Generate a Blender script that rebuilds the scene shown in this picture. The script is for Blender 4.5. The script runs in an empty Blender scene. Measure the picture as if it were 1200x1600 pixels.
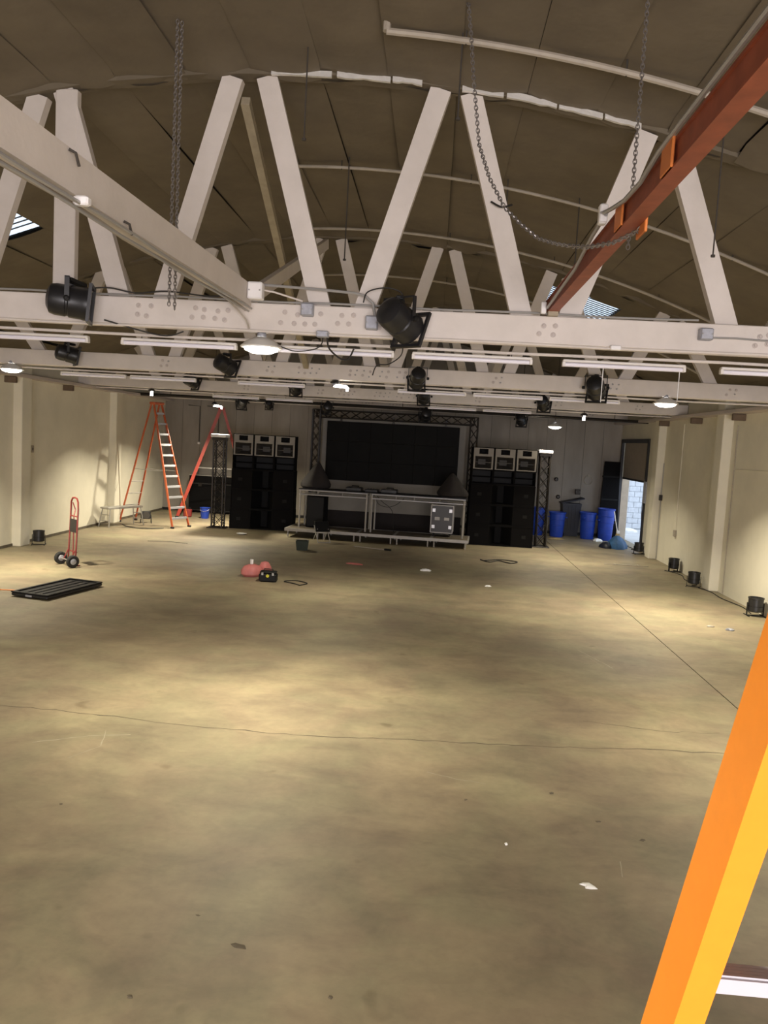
import bpy, math, random
from mathutils import Vector, Matrix, Euler
random.seed(7)
PI = math.pi
SC = bpy.context.scene
COL = SC.collection
# ------------------------------------------------------------------ camera
cam_d = bpy.data.cameras.new('camera'); cam = bpy.data.objects.new('camera', cam_d); COL.objects.link(cam)
cam_d.sensor_fit = 'VERTICAL'; cam_d.sensor_height = 36.0; cam_d.sensor_width = 27.0
cam_d.lens = 1244 / 1600 * 36.0; cam_d.clip_start = 0.05; cam_d.clip_end = 300
def cam_axes(yaw, pitch, roll):
    f = Vector((math.sin(yaw)*math.cos(pitch), math.cos(yaw)*math.cos(pitch), -math.sin(pitch)))
    r = Vector((math.cos(yaw), -math.sin(yaw), 0)); d = f.cross(r)
    c, s = math.cos(roll), math.sin(roll)
    return c*r - s*d, s*r + c*d, f
_r, _d, _f = cam_axes(-.0580, .0899, .0557)
cam.matrix_world = Matrix(((_r.x, -_d.x, -_f.x, 0), (_r.y, -_d.y, -_f.y, 0), (_r.z, -_d.z, -_f.z, 2.8), (0, 0, 0, 1)))
SC.camera = cam
# ------------------------------------------------------------------ world, added fill light, exposure
W = bpy.data.worlds.new('world'); SC.world = W; W.use_nodes = True
W.node_tree.nodes['Background'].inputs[0].default_value = (.72, .84, 1, 1)
W.node_tree.nodes['Background'].inputs[1].default_value = 2.2
LAMP_W = 105.0
LAMP_COL = (1.0, .905, .70)
def area(name, loc, rot, sx, sy, power, color):
    l = bpy.data.lights.new(name, 'AREA'); l.shape = 'RECTANGLE'; l.size = sx; l.size_y = sy; l.energy = power; l.color = color
    o = bpy.data.objects.new(name, l); COL.objects.link(o); o.location = loc; o.rotation_euler = rot; return o
# unseen fill light added behind the camera to brighten trusses and ladder
area('fill_light_behind_camera', (1.6, -6.9, 1.75), (PI/2, 0, 0), 7.6, 3.3, 1300, (1, .91, .91))
vs = SC.view_settings; vs.view_transform = 'Standard'; vs.look = 'None'; vs.gamma = 1; vs.use_curve_mapping = False
vs.exposure = 0.0
D = math.radians
# ------------------------------------------------------------------ materials
MATS = {}
def mat(name, col, rough=.6, metal=0, var=.0, scale=3.0, bump=0.0, bscale=30.0, col2=None, emit=None, trans=None, spec=.5, detail=4, stretch=None):
    m = bpy.data.materials.new(name); m.use_nodes = True; nt = m.node_tree; b = nt.nodes['Principled BSDF']
    b.inputs['Base Color'].default_value = (*col, 1); b.inputs['Roughness'].default_value = rough; b.inputs['Metallic'].default_value = metal
    b.inputs['Specular IOR Level'].default_value = spec
    L = nt.links.new
    if var > 0 or col2 or bump > 0:
        g = nt.nodes.new('ShaderNodeNewGeometry')
        src = g.outputs['Position']
        if stretch:
            mp = nt.nodes.new('ShaderNodeMapping'); mp.inputs['Scale'].default_value = stretch; L(src, mp.inputs['Vector']); src = mp.outputs[0]
    if var > 0 or col2:
        n = nt.nodes.new('ShaderNodeTexNoise'); n.inputs['Scale'].default_value = scale; n.inputs['Detail'].default_value = detail; n.inputs['Roughness'].default_value = .6
        L(src, n.inputs['Vector'])
        r = nt.nodes.new('ShaderNodeValToRGB'); r.color_ramp.elements[0].position = .32; r.color_ramp.elements[1].position = .68
        a = col2 if col2 else tuple(c*(1-var) for c in col)
        r.color_ramp.elements[0].color = (*a, 1); r.color_ramp.elements[1].color = (*col, 1)
        L(n.outputs['Fac'], r.inputs[0]); L(r.outputs[0], b.inputs['Base Color'])
    if bump > 0:
        n2 = nt.nodes.new('ShaderNodeTexNoise'); n2.inputs['Scale'].default_value = bscale; n2.inputs['Detail'].default_value = 3
        L(src, n2.inputs['Vector'])
        bp = nt.nodes.new('ShaderNodeBump'); bp.inputs['Strength'].default_value = bump; bp.inputs['Distance'].default_value = .02
        L(n2.outputs['Fac'], bp.inputs['Height']); L(bp.outputs[0], b.inputs['Normal'])
    if emit:
        b.inputs['Emission Color'].default_value = (*emit[0], 1); b.inputs['Emission Strength'].default_value = emit[1]
    MATS[name] = m
    return m
def floor_mat():
    m = mat('concrete', (.36, .30, .19), .52, spec=.35); nt = m.node_tree; b = nt.nodes['Principled BSDF']; L = nt.links.new
    g = nt.nodes.new('ShaderNodeNewGeometry')
    def noise(s, d, st=(1, 1, 1), dist=0):
        mp = nt.nodes.new('ShaderNodeMapping'); mp.inputs['Scale'].default_value = st; L(g.outputs['Position'], mp.inputs['Vector'])
        n = nt.nodes.new('ShaderNodeTexNoise'); n.inputs['Scale'].default_value = s; n.inputs['Detail'].default_value = d; n.inputs['Roughness'].default_value = .62; n.inputs['Distortion'].default_value = dist
        L(mp.outputs[0], n.inputs['Vector']); return n
    def ramp(n, p0, c0, p1, c1):
        r = nt.nodes.new('ShaderNodeValToRGB'); e = r.color_ramp.elements; e[0].position = p0; e[1].position = p1; e[0].color = (*c0, 1); e[1].color = (*c1, 1)
        L(n.outputs['Fac'], r.inputs[0]); return r
    def mix(a, bb, fac, mode='MULTIPLY'):
        x = nt.nodes.new('ShaderNodeMix'); x.data_type = 'RGBA'; x.blend_type = mode; x.inputs[0].default_value = fac
        L(a.outputs['Color'] if a.bl_idname == 'ShaderNodeValToRGB' else a.outputs[2], x.inputs[6]); L(bb.outputs['Color'], x.inputs[7]); return x
    r1 = ramp(noise(.55, 6, (1, .8, 1), .4), .34, (.225, .190, .134), .66, (.345, .298, .195))
    r2 = ramp(noise(1.3, 6, (.8, 1.4, 1), .6), .34, (.74, .72, .74), .60, (1, 1, 1))
    r3 = ramp(noise(14, 3), .25, (.86, .86, .86), .6, (1, 1, 1))
    r4 = ramp(noise(2.3, 2), .24, (.52, .48, .44), .31, (1, 1, 1))      # sparse dark stains
    r5 = ramp(noise(3.4, 8, (1, 1.3, 1), .8), .36, (.84, .82, .82), .6, (1.02, 1.0, .97))
    r6 = ramp(noise(.9, 4, (1, 1, 1), 1.2), .4, (1.03, .985, .97), .62, (.97, 1.0, .95))
    x = mix(mix(mix(mix(mix(r1, r2, .9), r3, .7), r4, .55), r5, .6), r6, 1.0)
    L(x.outputs[2], b.inputs['Base Color'])
    n = noise(5, 4); bp = nt.nodes.new('ShaderNodeBump'); bp.inputs['Strength'].default_value = .12; bp.inputs['Distance'].default_value = .01
    L(n.outputs['Fac'], bp.inputs['Height']); L(bp.outputs[0], b.inputs['Normal'])
    return m
M_FLOOR = floor_mat()
M_GROOVE = mat('groove', (.08, .068, .05), .9)
M_CRACK = mat('crack', (.14, .115, .08), .9, var=.4, scale=6)
M_WALL = mat('wall_paint', (.80, .755, .62), .75, col2=(.70, .66, .54), scale=1.1, bump=.06, bscale=9)
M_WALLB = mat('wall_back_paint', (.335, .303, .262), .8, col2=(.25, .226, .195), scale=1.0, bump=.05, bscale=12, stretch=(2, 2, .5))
M_PAINT = mat('white_timber_paint', (.72, .66, .61), .6, col2=(.64, .585, .535), scale=2.6, bump=.08, bscale=25)
M_TAN = mat('bare_timber', (.40, .345, .245), .7, var=.25, scale=6)
M_ROOF = mat('insulation_paper', (.165, .135, .092), .85, col2=(.125, .102, .070), scale=1.4, bump=.5, bscale=4)
M_ROOFD = mat('roof_shell', (.03, .026, .02), .95)
M_FOIL = mat('foil', (.92, .90, .86), .3, metal=.35, bump=.8, bscale=16)
M_PIPE = mat('painted_pipe', (.42, .37, .30), .6, var=.2, scale=5)
M_COND = mat('grey_conduit', (.40, .39, .38), .45, metal=.4)
M_GALV = mat('galvanised_box', (.42, .43, .48), .5, metal=.3, var=.25, scale=20)
M_WBOX = mat('white_box', (.85, .83, .82), .5)
M_BLACK = mat('black_matte', (.007, .007, .0075), .6, spec=.3)
M_BLACKP = mat('black_paint', (.016, .016, .018), .38, var=.3, scale=9)
M_CARPET = mat('black_carpet_covering', (.0065, .006, .0065), .9, var=.3, scale=40, spec=.15)
M_VOID = mat('black_mouth', (.005, .005, .005), .9)
M_GRILLE = mat('speaker_front_grey', (.25, .23, .20), .6, var=.1, scale=10)
M_HORN = mat('horn_grey', (.07, .062, .052), .6)
M_DTRUSS = mat('dark_truss', (.020, .016, .013), .45, metal=.3)
M_STEP = mat('step_aluminium', (.48, .48, .51), .4, metal=.15)
M_ALU = mat('aluminium', (.62, .62, .64), .38, metal=.75, bump=.1, bscale=60)
M_ALUD = mat('dull_aluminium', (.42, .40, .37), .5, metal=.35, var=.15, scale=12)
M_ORANGE = mat('orange_fibreglass', (1.0, .31, .022), .38, var=.05, scale=30)
M_RORANGE = mat('weathered_orange_fibreglass', (.52, .115, .04), .45, var=.1, scale=12)
M_FRED = mat('deep_red_fibreglass', (.40, .045, .02), .45, var=.1, scale=12)
M_STEELR = mat('red_oxide_steel', (.34, .085, .04), .55, var=.3, scale=8)
M_STEELD = mat('rusty_bracket', (.16, .11, .07), .7, var=.3, scale=8)
M_CLAMP = mat('orange_clamp', (.72, .22, .05), .5)
M_CHAIN = mat('chain_steel', (.30, .28, .27), .4, metal=.7)
M_WIRE = mat('black_cable', (.02, .018, .016), .7)
M_ROD = mat('dark_rod', (.05, .042, .034), .7)
M_TUBE = mat('fluorescent_tube', (.80, .78, .86), .3)
M_FIX = mat('fixture_enamel', (.72, .69, .66), .45)
M_BULB = mat('lit_bulb', (1, 1, 1), .5, emit=((1, .95, .84), 14))
M_DISH = mat('reflector_enamel', (.75, .74, .70), .4)
M_RED = mat('red_enamel', (.25, .03, .026), .4, var=.15, scale=10)
M_RUB = mat('rubber', (.02, .02, .02), .85)
M_BLUE = mat('blue_plastic', (.015, .055, .40), .45, var=.15, scale=6)
M_NAVY = mat('dark_blue_plastic', (.006, .009, .022), .5)
M_TARP = mat('blue_tarp', (.04, .13, .30), .6, var=.4, scale=7)
M_PINK = mat('pink_plastic', (.60, .19, .18), .5, var=.15, scale=9)
M_WHITE = mat('white_paper', (.85, .85, .85), .7)
M_YEL = mat('yellow_plastic', (.65, .60, .03), .5)
M_GREEN = mat('dark_green_plastic', (.02, .03, .018), .6)
M_DECK = mat('deck_plywood', (.16, .13, .09), .7, var=.3, scale=7)
M_SCREEN = mat('screen_black', (.0058, .0054, .0048), .6, var=.5, scale=3, spec=.12)
M_CLOTHW = mat('white_backdrop_cloth', (.30, .28, .245), .85, var=.12, scale=2)
M_CLOTHD = mat('dark_stretch_cloth', (.022, .017, .016), .85, var=.2, scale=6)
M_STEEL = mat('door_frame_steel', (.035, .035, .04), .5, metal=.2)
M_SHUT = mat('shutter_slats', (.42, .36, .28), .6, var=.1, scale=5)
M_BLOCK = mat('white_block', (.74, .76, .80), .8, var=.2, scale=6)
M_MORT = mat('mortar', (.36, .37, .40), .9)
M_GROUND = mat('outdoor_concrete', (.6, .6, .6), .9, var=.15, scale=2)
M_STRAW = mat('broom_straw', (.48, .36, .16), .8)
M_BOARD = mat('jamb_timber', (.55, .45, .34), .7, var=.15, scale=5)
M_TRANSL = mat('skylight_plastic', (.8, .85, .9), .5)
nt = M_TRANSL.node_tree; nt.nodes['Principled BSDF'].inputs['Transmission Weight'].default_value = 0
tb = nt.nodes.new('ShaderNodeBsdfTranslucent'); tb.inputs[0].default_value = (.85, .9, .95, 1)
nt.links.new(tb.outputs[0], nt.nodes['Material Output'].inputs['Surface'])
# ------------------------------------------------------------------ mesh helpers
class MB:
    def __init__(s): s.v = []; s.f = []
    def add(s, vs, fs, mtx=None):
        b = len(s.v)
        for p in vs:
            p = Vector(p)
            s.v.append(tuple(mtx @ p) if mtx is not None else tuple(p))
        s.f += [tuple(i+b for i in f) for f in fs]; return s
    def box(s, x0, x1, y0, y1, z0, z1, mtx=None):
        v = [(x, y, z) for z in (z0, z1) for y in (y0, y1) for x in (x0, x1)]
        return s.add(v, [(0, 2, 3, 1), (4, 5, 7, 6), (0, 1, 5, 4), (2, 6, 7, 3), (0, 4, 6, 2), (1, 3, 7, 5)], mtx)
    def bbox(s, x0, x1, y0, y1, z0, z1, b=.01, mtx=None):      # chamfered box
        v = []; 
        for (z, i) in ((z0, b), (z0+b, 0), (z1-b, 0), (z1, b)):
            v += [(x0+b+i, y0+i, z), (x1-b-i, y0+i, z), (x1-i, y0+b+i, z), (x1-i, y1-b-i, z), (x1-b-i, y1-i, z), (x0+b+i, y1-i, z), (x0+i, y1-b-i, z), (x0+i, y0+b+i, z)]
        f = [tuple(range(7, -1, -1)), tuple(range(24, 32))]
        for k in range(3):
            for j in range(8):
                a = k*8+j; c = k*8+(j+1) % 8
                f.append((a, c, c+8, a+8))
        return s.add(v, f, mtx)
    def beam(s, p0, p1, w, t, up=(0, 1, 0)):                   # square bar between points; t along up
        p0 = Vector(p0); p1 = Vector(p1); d = (p1-p0); L = d.length; d.normalize()
        u = Vector(up); u = (u - d*u.dot(d)).normalized(); r = d.cross(u)
        m = Matrix(((r.x, u.x, d.x, p0.x), (r.y, u.y, d.y, p0.y), (r.z, u.z, d.z, p0.z), (0, 0, 0, 1)))
        return s.box(-w/2, w/2, -t/2, t/2, 0, L, m)
    def tube(s, pts, r, n=8, closed=False, cap=True):
        pts = [Vector(p) for p in pts]; N = len(pts); vs = []; fs = []; prev = None
        for i, p in enumerate(pts):
            if closed: t = pts[(i+1) % N]-pts[i-1]
            else: t = pts[min(i+1, N-1)]-pts[max(i-1, 0)]
            t.normalize()
            if prev is None:
                a = Vector((0, 0, 1)) if abs(t.z) < .9 else Vector((1, 0, 0))
            else: a = prev
            a = (a-t*a.dot(t)).normalized(); prev = a; b = t.cross(a)
            rr = r[i] if isinstance(r, (list, tuple)) else r
            for k in range(n):
                an = 2*PI*k/n; vs.append(p+a*math.cos(an)*rr+b*math.sin(an)*rr)
        M = N if closed else N-1
        for i in range(M):
            for k in range(n):
                j = (i+1) % N
                fs.append((i*n+k, i*n+(k+1) % n, j*n+(k+1) % n, j*n+k))
        if cap and not closed:
            fs.append(tuple(range(n-1, -1, -1))); fs.append(tuple((N-1)*n+k for k in range(n)))
        return s.add(vs, fs)
    def lathe(s, prof, n=16, mtx=None, wob=None):              # prof: (r, z) from bottom to top
        vs = []; fs = []
        for (r, z) in prof:
            for k in range(n):
                a = 2*PI*k/n; q = r if wob is None else r*wob(a, z)
                vs.append((q*math.cos(a), q*math.sin(a), z))
        for i in range(len(prof)-1):
            for k in range(n):
                fs.append((i*n+k, i*n+(k+1) % n, (i+1)*n+(k+1) % n, (i+1)*n+k))
        if prof[0][0] > 1e-4: fs.append(tuple(range(n-1, -1, -1)))
        if prof[-1][0] > 1e-4: fs.append(tuple((len(prof)-1)*n+k for k in range(n)))
        return s.add(vs, fs, mtx)
    def prism(s, poly, y0, y1, mtx=None):                      # poly in xz extruded along y
        n = len(poly); v = [(x, y0, z) for x, z in poly]+[(x, y1, z) for x, z in poly]
        f = [tuple(range(n)), tuple(range(2*n-1, n-1, -1))]+[(i, i+n, (i+1) % n+n, (i+1) % n) for i in range(n)]
        return s.add(v, f, mtx)
    def mesh(s, name, m, smooth=False):
        me = bpy.data.meshes.new(name); me.from_pydata(s.v, [], s.f); me.materials.append(m)
        if smooth:
            me.shade_smooth()
            try: me.set_sharp_from_angle(angle=.7)
            except Exception: pass
        me.validate(); me.update(); return me
    def build(s, name, m, parent=None, smooth=False):
        return put(name, s.mesh(name, m, smooth), parent)
def put(name, me, parent=None, loc=None, rot=None):
    o = bpy.data.objects.new(name, me); COL.objects.link(o)
    if parent is not None: o.parent = parent
    if loc is not None: o.location = loc
    if rot is not None: o.rotation_euler = rot
    return o
def tag(o, label, cat, group=None):
    o['label'] = label; o['category'] = cat
    if group: o['group'] = group
    return o
def thing(name, label, cat, loc=(0, 0, 0), rz=0, group=None):
    o = bpy.data.objects.new(name, None); COL.objects.link(o); o.location = loc; o.rotation_euler = (0, 0, rz); o.empty_display_size = .1
    return tag(o, label, cat, group)
def struct(o, label=None):
    o['kind'] = 'structure'
    if label: o['label'] = label
    return o
def T(x=0, y=0, z=0): return Matrix.Translation((x, y, z))
def RX(a): return Matrix.Rotation(a, 4, 'X')
def RY(a): return Matrix.Rotation(a, 4, 'Y')
def RZ(a): return Matrix.Rotation(a, 4, 'Z')
def copy_tree(o, parent=None):
    c = o.copy(); COL.objects.link(c)
    if parent is not None: c.parent = parent
    for ch in list(o.children): copy_tree(ch, c)
    return c
# ------------------------------------------------------------------ the hall
XL, XR, YB, YF = -9.22, 6.17, 26.85, -7.0
XC = -1.53
TY = [7.95, 14.1, 20.25, 26.35]                                 # truss lines
def roof_z(x): return 6.25 - .036*(x-XC)**2
# floor: two slabs either side of the sawn joint
fl = MB().box(XL-.3, XR+.3, YF-.3, YB+.3, -.3, -.03).build('floor', M_GROOVE); struct(fl, 'stained tan concrete warehouse floor')
MB().box(XL-.25, 3.595, YF-.25, YB+.25, -.03, 0).build('slab', M_FLOOR, fl)
MB().box(3.607, XR+.25, YF-.25, YB+.25, -.03, 0).build('slab', M_FLOOR, fl)
def ribbon(pts, w, z=.0012):
    mb = MB(); L = []; Rr = []
    for i, p in enumerate(pts):
        a = Vector(pts[max(i-1, 0)]); b = Vector(pts[min(i+1, len(pts)-1)]); t = (b-a).normalized(); n = Vector((-t.y, t.x)); q = Vector(p)
        ww = w*random.uniform(.4, 1.5)
        L.append(q+n*ww/2); Rr.append(q-n*ww/2)
    vs = [(p.x, p.y, z) for p in L]+[(p.x, p.y, z) for p in Rr]; N = len(pts)
    return mb.add(vs, [(i, i+N, i+N+1, i+1) for i in range(N-1)])
def jitter_path(keys, step=.12, amp=.02):
    out = []
    for a, b in zip(keys, keys[1:]):
        a = Vector(a); b = Vector(b); n = max(2, int((b-a).length/step))
        for i in range(n): q = a.lerp(b, i/n); out.append((q.x+random.uniform(-amp, amp), q.y+random.uniform(-amp, amp)))
    out.append(tuple(keys[-1])); return out
ribbon(jitter_path([(-4.6, 7.36), (-3.9, 7.38), (-3.05, 7.33), (-2.1, 7.22), (-1.02, 7.2), (.18, 7.32), (1.2, 7.38), (2.14, 7.53), (3.59, 7.6)]), .012).build('crack', M_CRACK, fl)
ribbon(jitter_path([(1.7, 8.2), (2.5, 8.05), (3.1, 8.15)], amp=.03), .006).build('crack', M_CRACK, fl)
# side walls
wl = struct(MB().box(XL-.3, XL, YF-.3, YB+.3, -.2, 4.75).build('wall_left', M_WALL), 'off-white painted side wall on the left')
for y in (1.6, 6.75, 11.85, 17.0, 22.2): MB().bbox(XL-.01, XL+.2, y, y+.42, 0, 4.3, .012).build('pilaster', M_WALL, wl)
MB().box(XL, XL+.022, YF, YB, 0, .06).build('curb', M_CRACK, wl)
D0, D1, DH = 23.35, 26.62, 3.2                                    # loading door in the right wall
wr = struct(MB().box(XR, XR+.3, YF-.3, D0, -.2, 4.75).box(XR, XR+.3, D1, YB+.3, -.2, 4.75).box(XR, XR+.3, D0, D1, DH, 4.75).build('wall_right', M_WALL), 'off-white painted side wall on the right')
for y in (1.6, 6.75, 11.85, 17.05, 21.8): MB().bbox(XR-.2, XR+.01, y, y+.42, 0, 4.3, .012).build('pilaster', M_WALL, wr)
# back wall of upright boards
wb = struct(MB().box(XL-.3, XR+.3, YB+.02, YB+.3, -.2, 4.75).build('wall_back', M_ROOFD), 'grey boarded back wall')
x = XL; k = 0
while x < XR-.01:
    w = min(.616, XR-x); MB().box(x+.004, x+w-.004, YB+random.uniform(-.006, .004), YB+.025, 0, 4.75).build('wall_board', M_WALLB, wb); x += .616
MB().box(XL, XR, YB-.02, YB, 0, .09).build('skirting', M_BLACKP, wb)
# front wall behind the camera, with an opening added for the fill light
struct(MB().box(XL-.3, -2.2, YF-.3, YF, -.2, 4.75).box(5.4, XR+.3, YF-.3, YF, -.2, 4.75).box(-2.2, 5.4, YF-.3, YF, 3.45, 4.75).build('wall_front', M_WALL), 'off-white end wall with an opening added for the fill light')
# gables above both end walls
def gable(y0, y1):
    xs = [XL-.3+i*(XR-XL+.6)/20 for i in range(21)]
    return MB().prism([(XL-.3, 4.7)]+[(XR+.3, 4.7)]+[(q, roof_z(q)+.3) for q in reversed(xs)], y0, y1)
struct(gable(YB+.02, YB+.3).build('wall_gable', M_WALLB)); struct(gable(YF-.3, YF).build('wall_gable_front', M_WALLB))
# roof shell with two corrugated skylights
HOLES = [(1.99, 3.31, 15.3, 17.4), (-6.59, -5.93, 10.8, 11.7)]
def in_hole(x, y): return any(a < x < b and c < y < d for a, b, c, d in HOLES)
CW = .66; X0 = -.65-CW*14
cols = [X0+CW*i for i in range(26)]
def arch_panel(xs, ys, zf, flip=False):
    mb = MB(); vs = [(x, y, zf(x, y)) for y in ys for x in xs]; n = len(xs); fs = []
    for j in range(len(ys)-1):
        for i in range(n-1):
            if in_hole((xs[i]+xs[i+1])/2, (ys[j]+ys[j+1])/2): continue
            fs.append((j*n+i, j*n+n+i, j*n+n+i+1, j*n+i+1))
    return mb.add(vs, fs)
ysh = sorted(set([YF-.3, YB+.3]+[h for H in HOLES for h in H[2:]]+[YF+k*2.2 for k in range(1, 16)]))
xsh = sorted(set([XL-.35, XR+.35]+[q for q in cols if XL < q < XR]))
ce = struct(arch_panel(xsh, ysh, lambda x, y: roof_z(x)+.12).build('ceiling', M_ROOFD), 'low arched roof lined with sagging brown insulation paper')
bays = [(YF, 1.8), (1.8, TY[0]), (TY[0], TY[1]), (TY[1], TY[2]), (TY[2], TY[3]), (TY[3], YB+.02)]
for bi, (ya, yb) in enumerate(bays):
    for c in cols[:-1]:
        a = max(c+.002, XL-.05); b = min(c+CW-.0015+random.choice((0, .02, .03)), XR+.05)
        if b-a < .05: continue
        xs = [a+(b-a)*i/4 for i in range(5)]
        ys = sorted(set([ya+.005+(yb-ya-.01)*i/22 for i in range(23)]+[h for H in HOLES for h in H[2:] if ya < h < yb]))
        sg = random.uniform(.01, .06); ph = random.uniform(0, 6); off = random.uniform(0, .02)
        def zf(x, y, a=a, b=b, sg=sg, ph=ph, ya=ya, yb=yb, off=off):
            u = (x-a)/(b-a); v = (y-ya)/(yb-ya)
            return roof_z(x)+.055-off-4*u*(1-u)*sg*(.5+.5*math.sin(v*9+ph)**2)-.03*math.sin(v*PI)*math.sin(ph)-.05*math.exp(-((min(y-ya, yb-y))/.18)**2)*(1+.5*math.sin(x*7+ph))
        o = arch_panel(xs, ys, zf).build('insulation_sheet', M_ROOF, ce, True)
for (a, b, c, d) in HOLES:                                        # corrugated translucent sheets
    mb = MB(); n = int((d-c)/.03); ys = [c-.05+(d-c+.1)*i/n for i in range(n+1)]; xs = [a-.1, (a+b)/2, b+.1]
    vs = [(x, y, roof_z(x)+.13+.03*math.cos(2*PI*y/.16)) for y in ys for x in xs]
    mb.add(vs, [(j*3+i, j*3+3+i, j*3+4+i, j*3+1+i) for j in range(n) for i in range(2)])
    mb.build('skylight_sheet', M_TRANSL, ce, True)
    for q in [c+.16*i for i in range(1, int((d-c)/.16))]:
        MB().tube([(a, q, roof_z(a)+.09), (b, q, roof_z(b)+.09)], .011, 5).build('skylight_rib', M_ROD, ce)
# pipes along the underside of the roof
def arch_pts(x0, x1, y, dz, n=28): return [(x0+(x1-x0)*i/n, y, roof_z(x0+(x1-x0)*i/n)-dz) for i in range(n+1)]
for i, (x0, x1, y, r, lab) in enumerate([(-.6, 6.0, 6.9, .028, 'pale sprinkler pipe curving under the roof nearest the camera'), (-2.2, 6.0, 10.35, .02, 'thin pale pipe across the roof just behind the nearest truss'), (-2.5, 6.0, 13.3, .022, 'pale pipe across the roof just in front of the second truss'), (-2.5, 6, 16.9, .022, 'pale roof pipe between the second and third trusses')]):
    mb = MB().tube(arch_pts(x0, x1, y, .05), r, 8)
    if i == 0: mb.tube([(-.6, 6.9, roof_z(-.6)-.05), (-.6, 6.9, roof_z(-.6)+.05)], .034, 8)
    pr = thing('roof_pipe', lab, 'pipe'); mb.build('pipe', M_PIPE, pr, True)
    for q in range(5):
        xx = x0+(x1-x0)*(q+.5)/5; MB().tube([(xx, y, roof_z(xx)-.08), (xx, y, roof_z(xx)+.06)], .008, 5).build('pipe_hanger', M_ROD, pr)
# ------------------------------------------------------------------ bowstring trusses
NODES = [-6.88, -4.92, -2.99, -.98, .985, 2.94, 4.9]
def web_bar(mb, p0, p1, w, t): mb.beam(p0, p1, w, t, (0, 1, 0))
bolt_me = MB().lathe([(.016, 0), (.016, .012), (.009, .016)], 6, RX(PI/2)).mesh('bolt', M_COND)
M_WASH = mat('worn_paint', (.52, .46, .425), .6)
bolt_me2 = MB().lathe([(.026, 0), (.026, .006), (.014, .008), (.014, .018)], 8, RX(PI/2)).mesh('bolt', M_WASH)
tl = ['nearest white timber roof truss, carrying the big conduit boxes', 'second white timber roof truss, seen below and behind the nearest one', 'third white timber roof truss counted from the camera', 'farthest white roof truss, close to the back wall']
for ti, y in enumerate(TY):
    t = thing('roof_truss', tl[ti], 'truss', (0, y, 0), 0, 'white timber roof trusses')
    fp = MB().bbox(XL+.01, XR-.01, -.13, -.06, 3.80, 4.065, .008).build('chord_plank', M_PAINT, t)
    MB().bbox(XL+.01, XR-.01, .06, .13, 3.80, 4.065, .008).build('chord_plank', M_PAINT, t)
    for b in NODES:
        for s in (-1, 1):
            tx = b+s*.84
            if tx < XL+.6 or tx > XR-.6: continue
            mb = MB(); web_bar(mb, (b+s*.17, 0, 3.9), (tx, 0, roof_z(tx)-.03), .20, .10); mb.build('web_member', M_PAINT, t)
    if ti == 0:
        MB().bbox(-3.90, -3.68, -.058, .042, 3.9, roof_z(-3.8)-.02, .01).build('post', M_PAINT, t)
    xs = [XL+.1+(XR-XL-.2)*i/40 for i in range(41)]
    tc = MB(); vs = []
    for x in xs:
        z = roof_z(x); w = .012*math.sin(x*5.1)+.01*math.sin(x*11)
        vs += [(x, -.10, z+.03), (x, -.09+w, z-.022+w), (x, .09, z-.022+w), (x, .10, z+.03)]
    tc.add(vs, [(i*4+k, i*4+(k+1) % 4, i*4+4+(k+1) % 4, i*4+4+k) for i in range(40) for k in range(4)])
    tc.build('top_chord', M_ROOF, t, True)
    if ti == 0:
        for (a, b) in ((-1.76, -1.18), (-1.13, -.62), (-.6, -.32), (.06, .45), (.48, .95), (.97, 1.38), (1.4, 1.74)):
            fo = MB(); n = 6; vs = []
            for i in range(n+1):
                x = a+(b-a)*i/n; z = roof_z(x); w = random.uniform(-.012, .012)
                vs += [(x, -.125, z+.005+w), (x, -.135, z-.052+w*.6), (x, -.10, z-.052+w*.6), (x, -.10, z+.005+w)]
            fo.add(vs, [(i*4+k, i*4+(k+1) % 4, i*4+4+(k+1) % 4, i*4+4+k) for i in range(n) for k in range(4)]+[(0, 1, 2, 3), (n*4, n*4+3, n*4+2, n*4+1)])
            fo.build('foil_strip', M_FOIL, t, True)
    rb = random.Random(5+ti)
    cl = [(-2.45, 4), (-1.55, 4), (-1.0, 2), (-.7, 2), (.95, 2), (2.95, 2), (-4.9, 2), (4.9, 2), (-3.0, 2)]
    for cx, n in cl:
        for i in range(n):
            for j in range(2):
                o = put('bolt', bolt_me2 if ti == 0 or rb.random() < .5 else bolt_me, fp, (cx+i*.11+rb.uniform(-.015, .015)+j*.03, -.13, 3.89+j*.085+rb.uniform(-.012, .012)))
# sway braces between the first two trusses
tag(MB().beam((-2.06, TY[0]+.12, 6.05), (-2.3, TY[1]-.2, 4.0), .09, .085, (1, 0, 0)).build('sway_brace', M_TAN), 'bare tan timber brace sloping down behind the nearest truss', 'brace')
tag(MB().beam((-2.02, TY[0]+.15, 4.1), (-2.05, TY[1]-.16, 6.1), .16, .07, (1, 0, 0)).build('sway_brace', M_PAINT), 'white timber brace rising from the centre beam to the second truss', 'brace')
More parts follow.
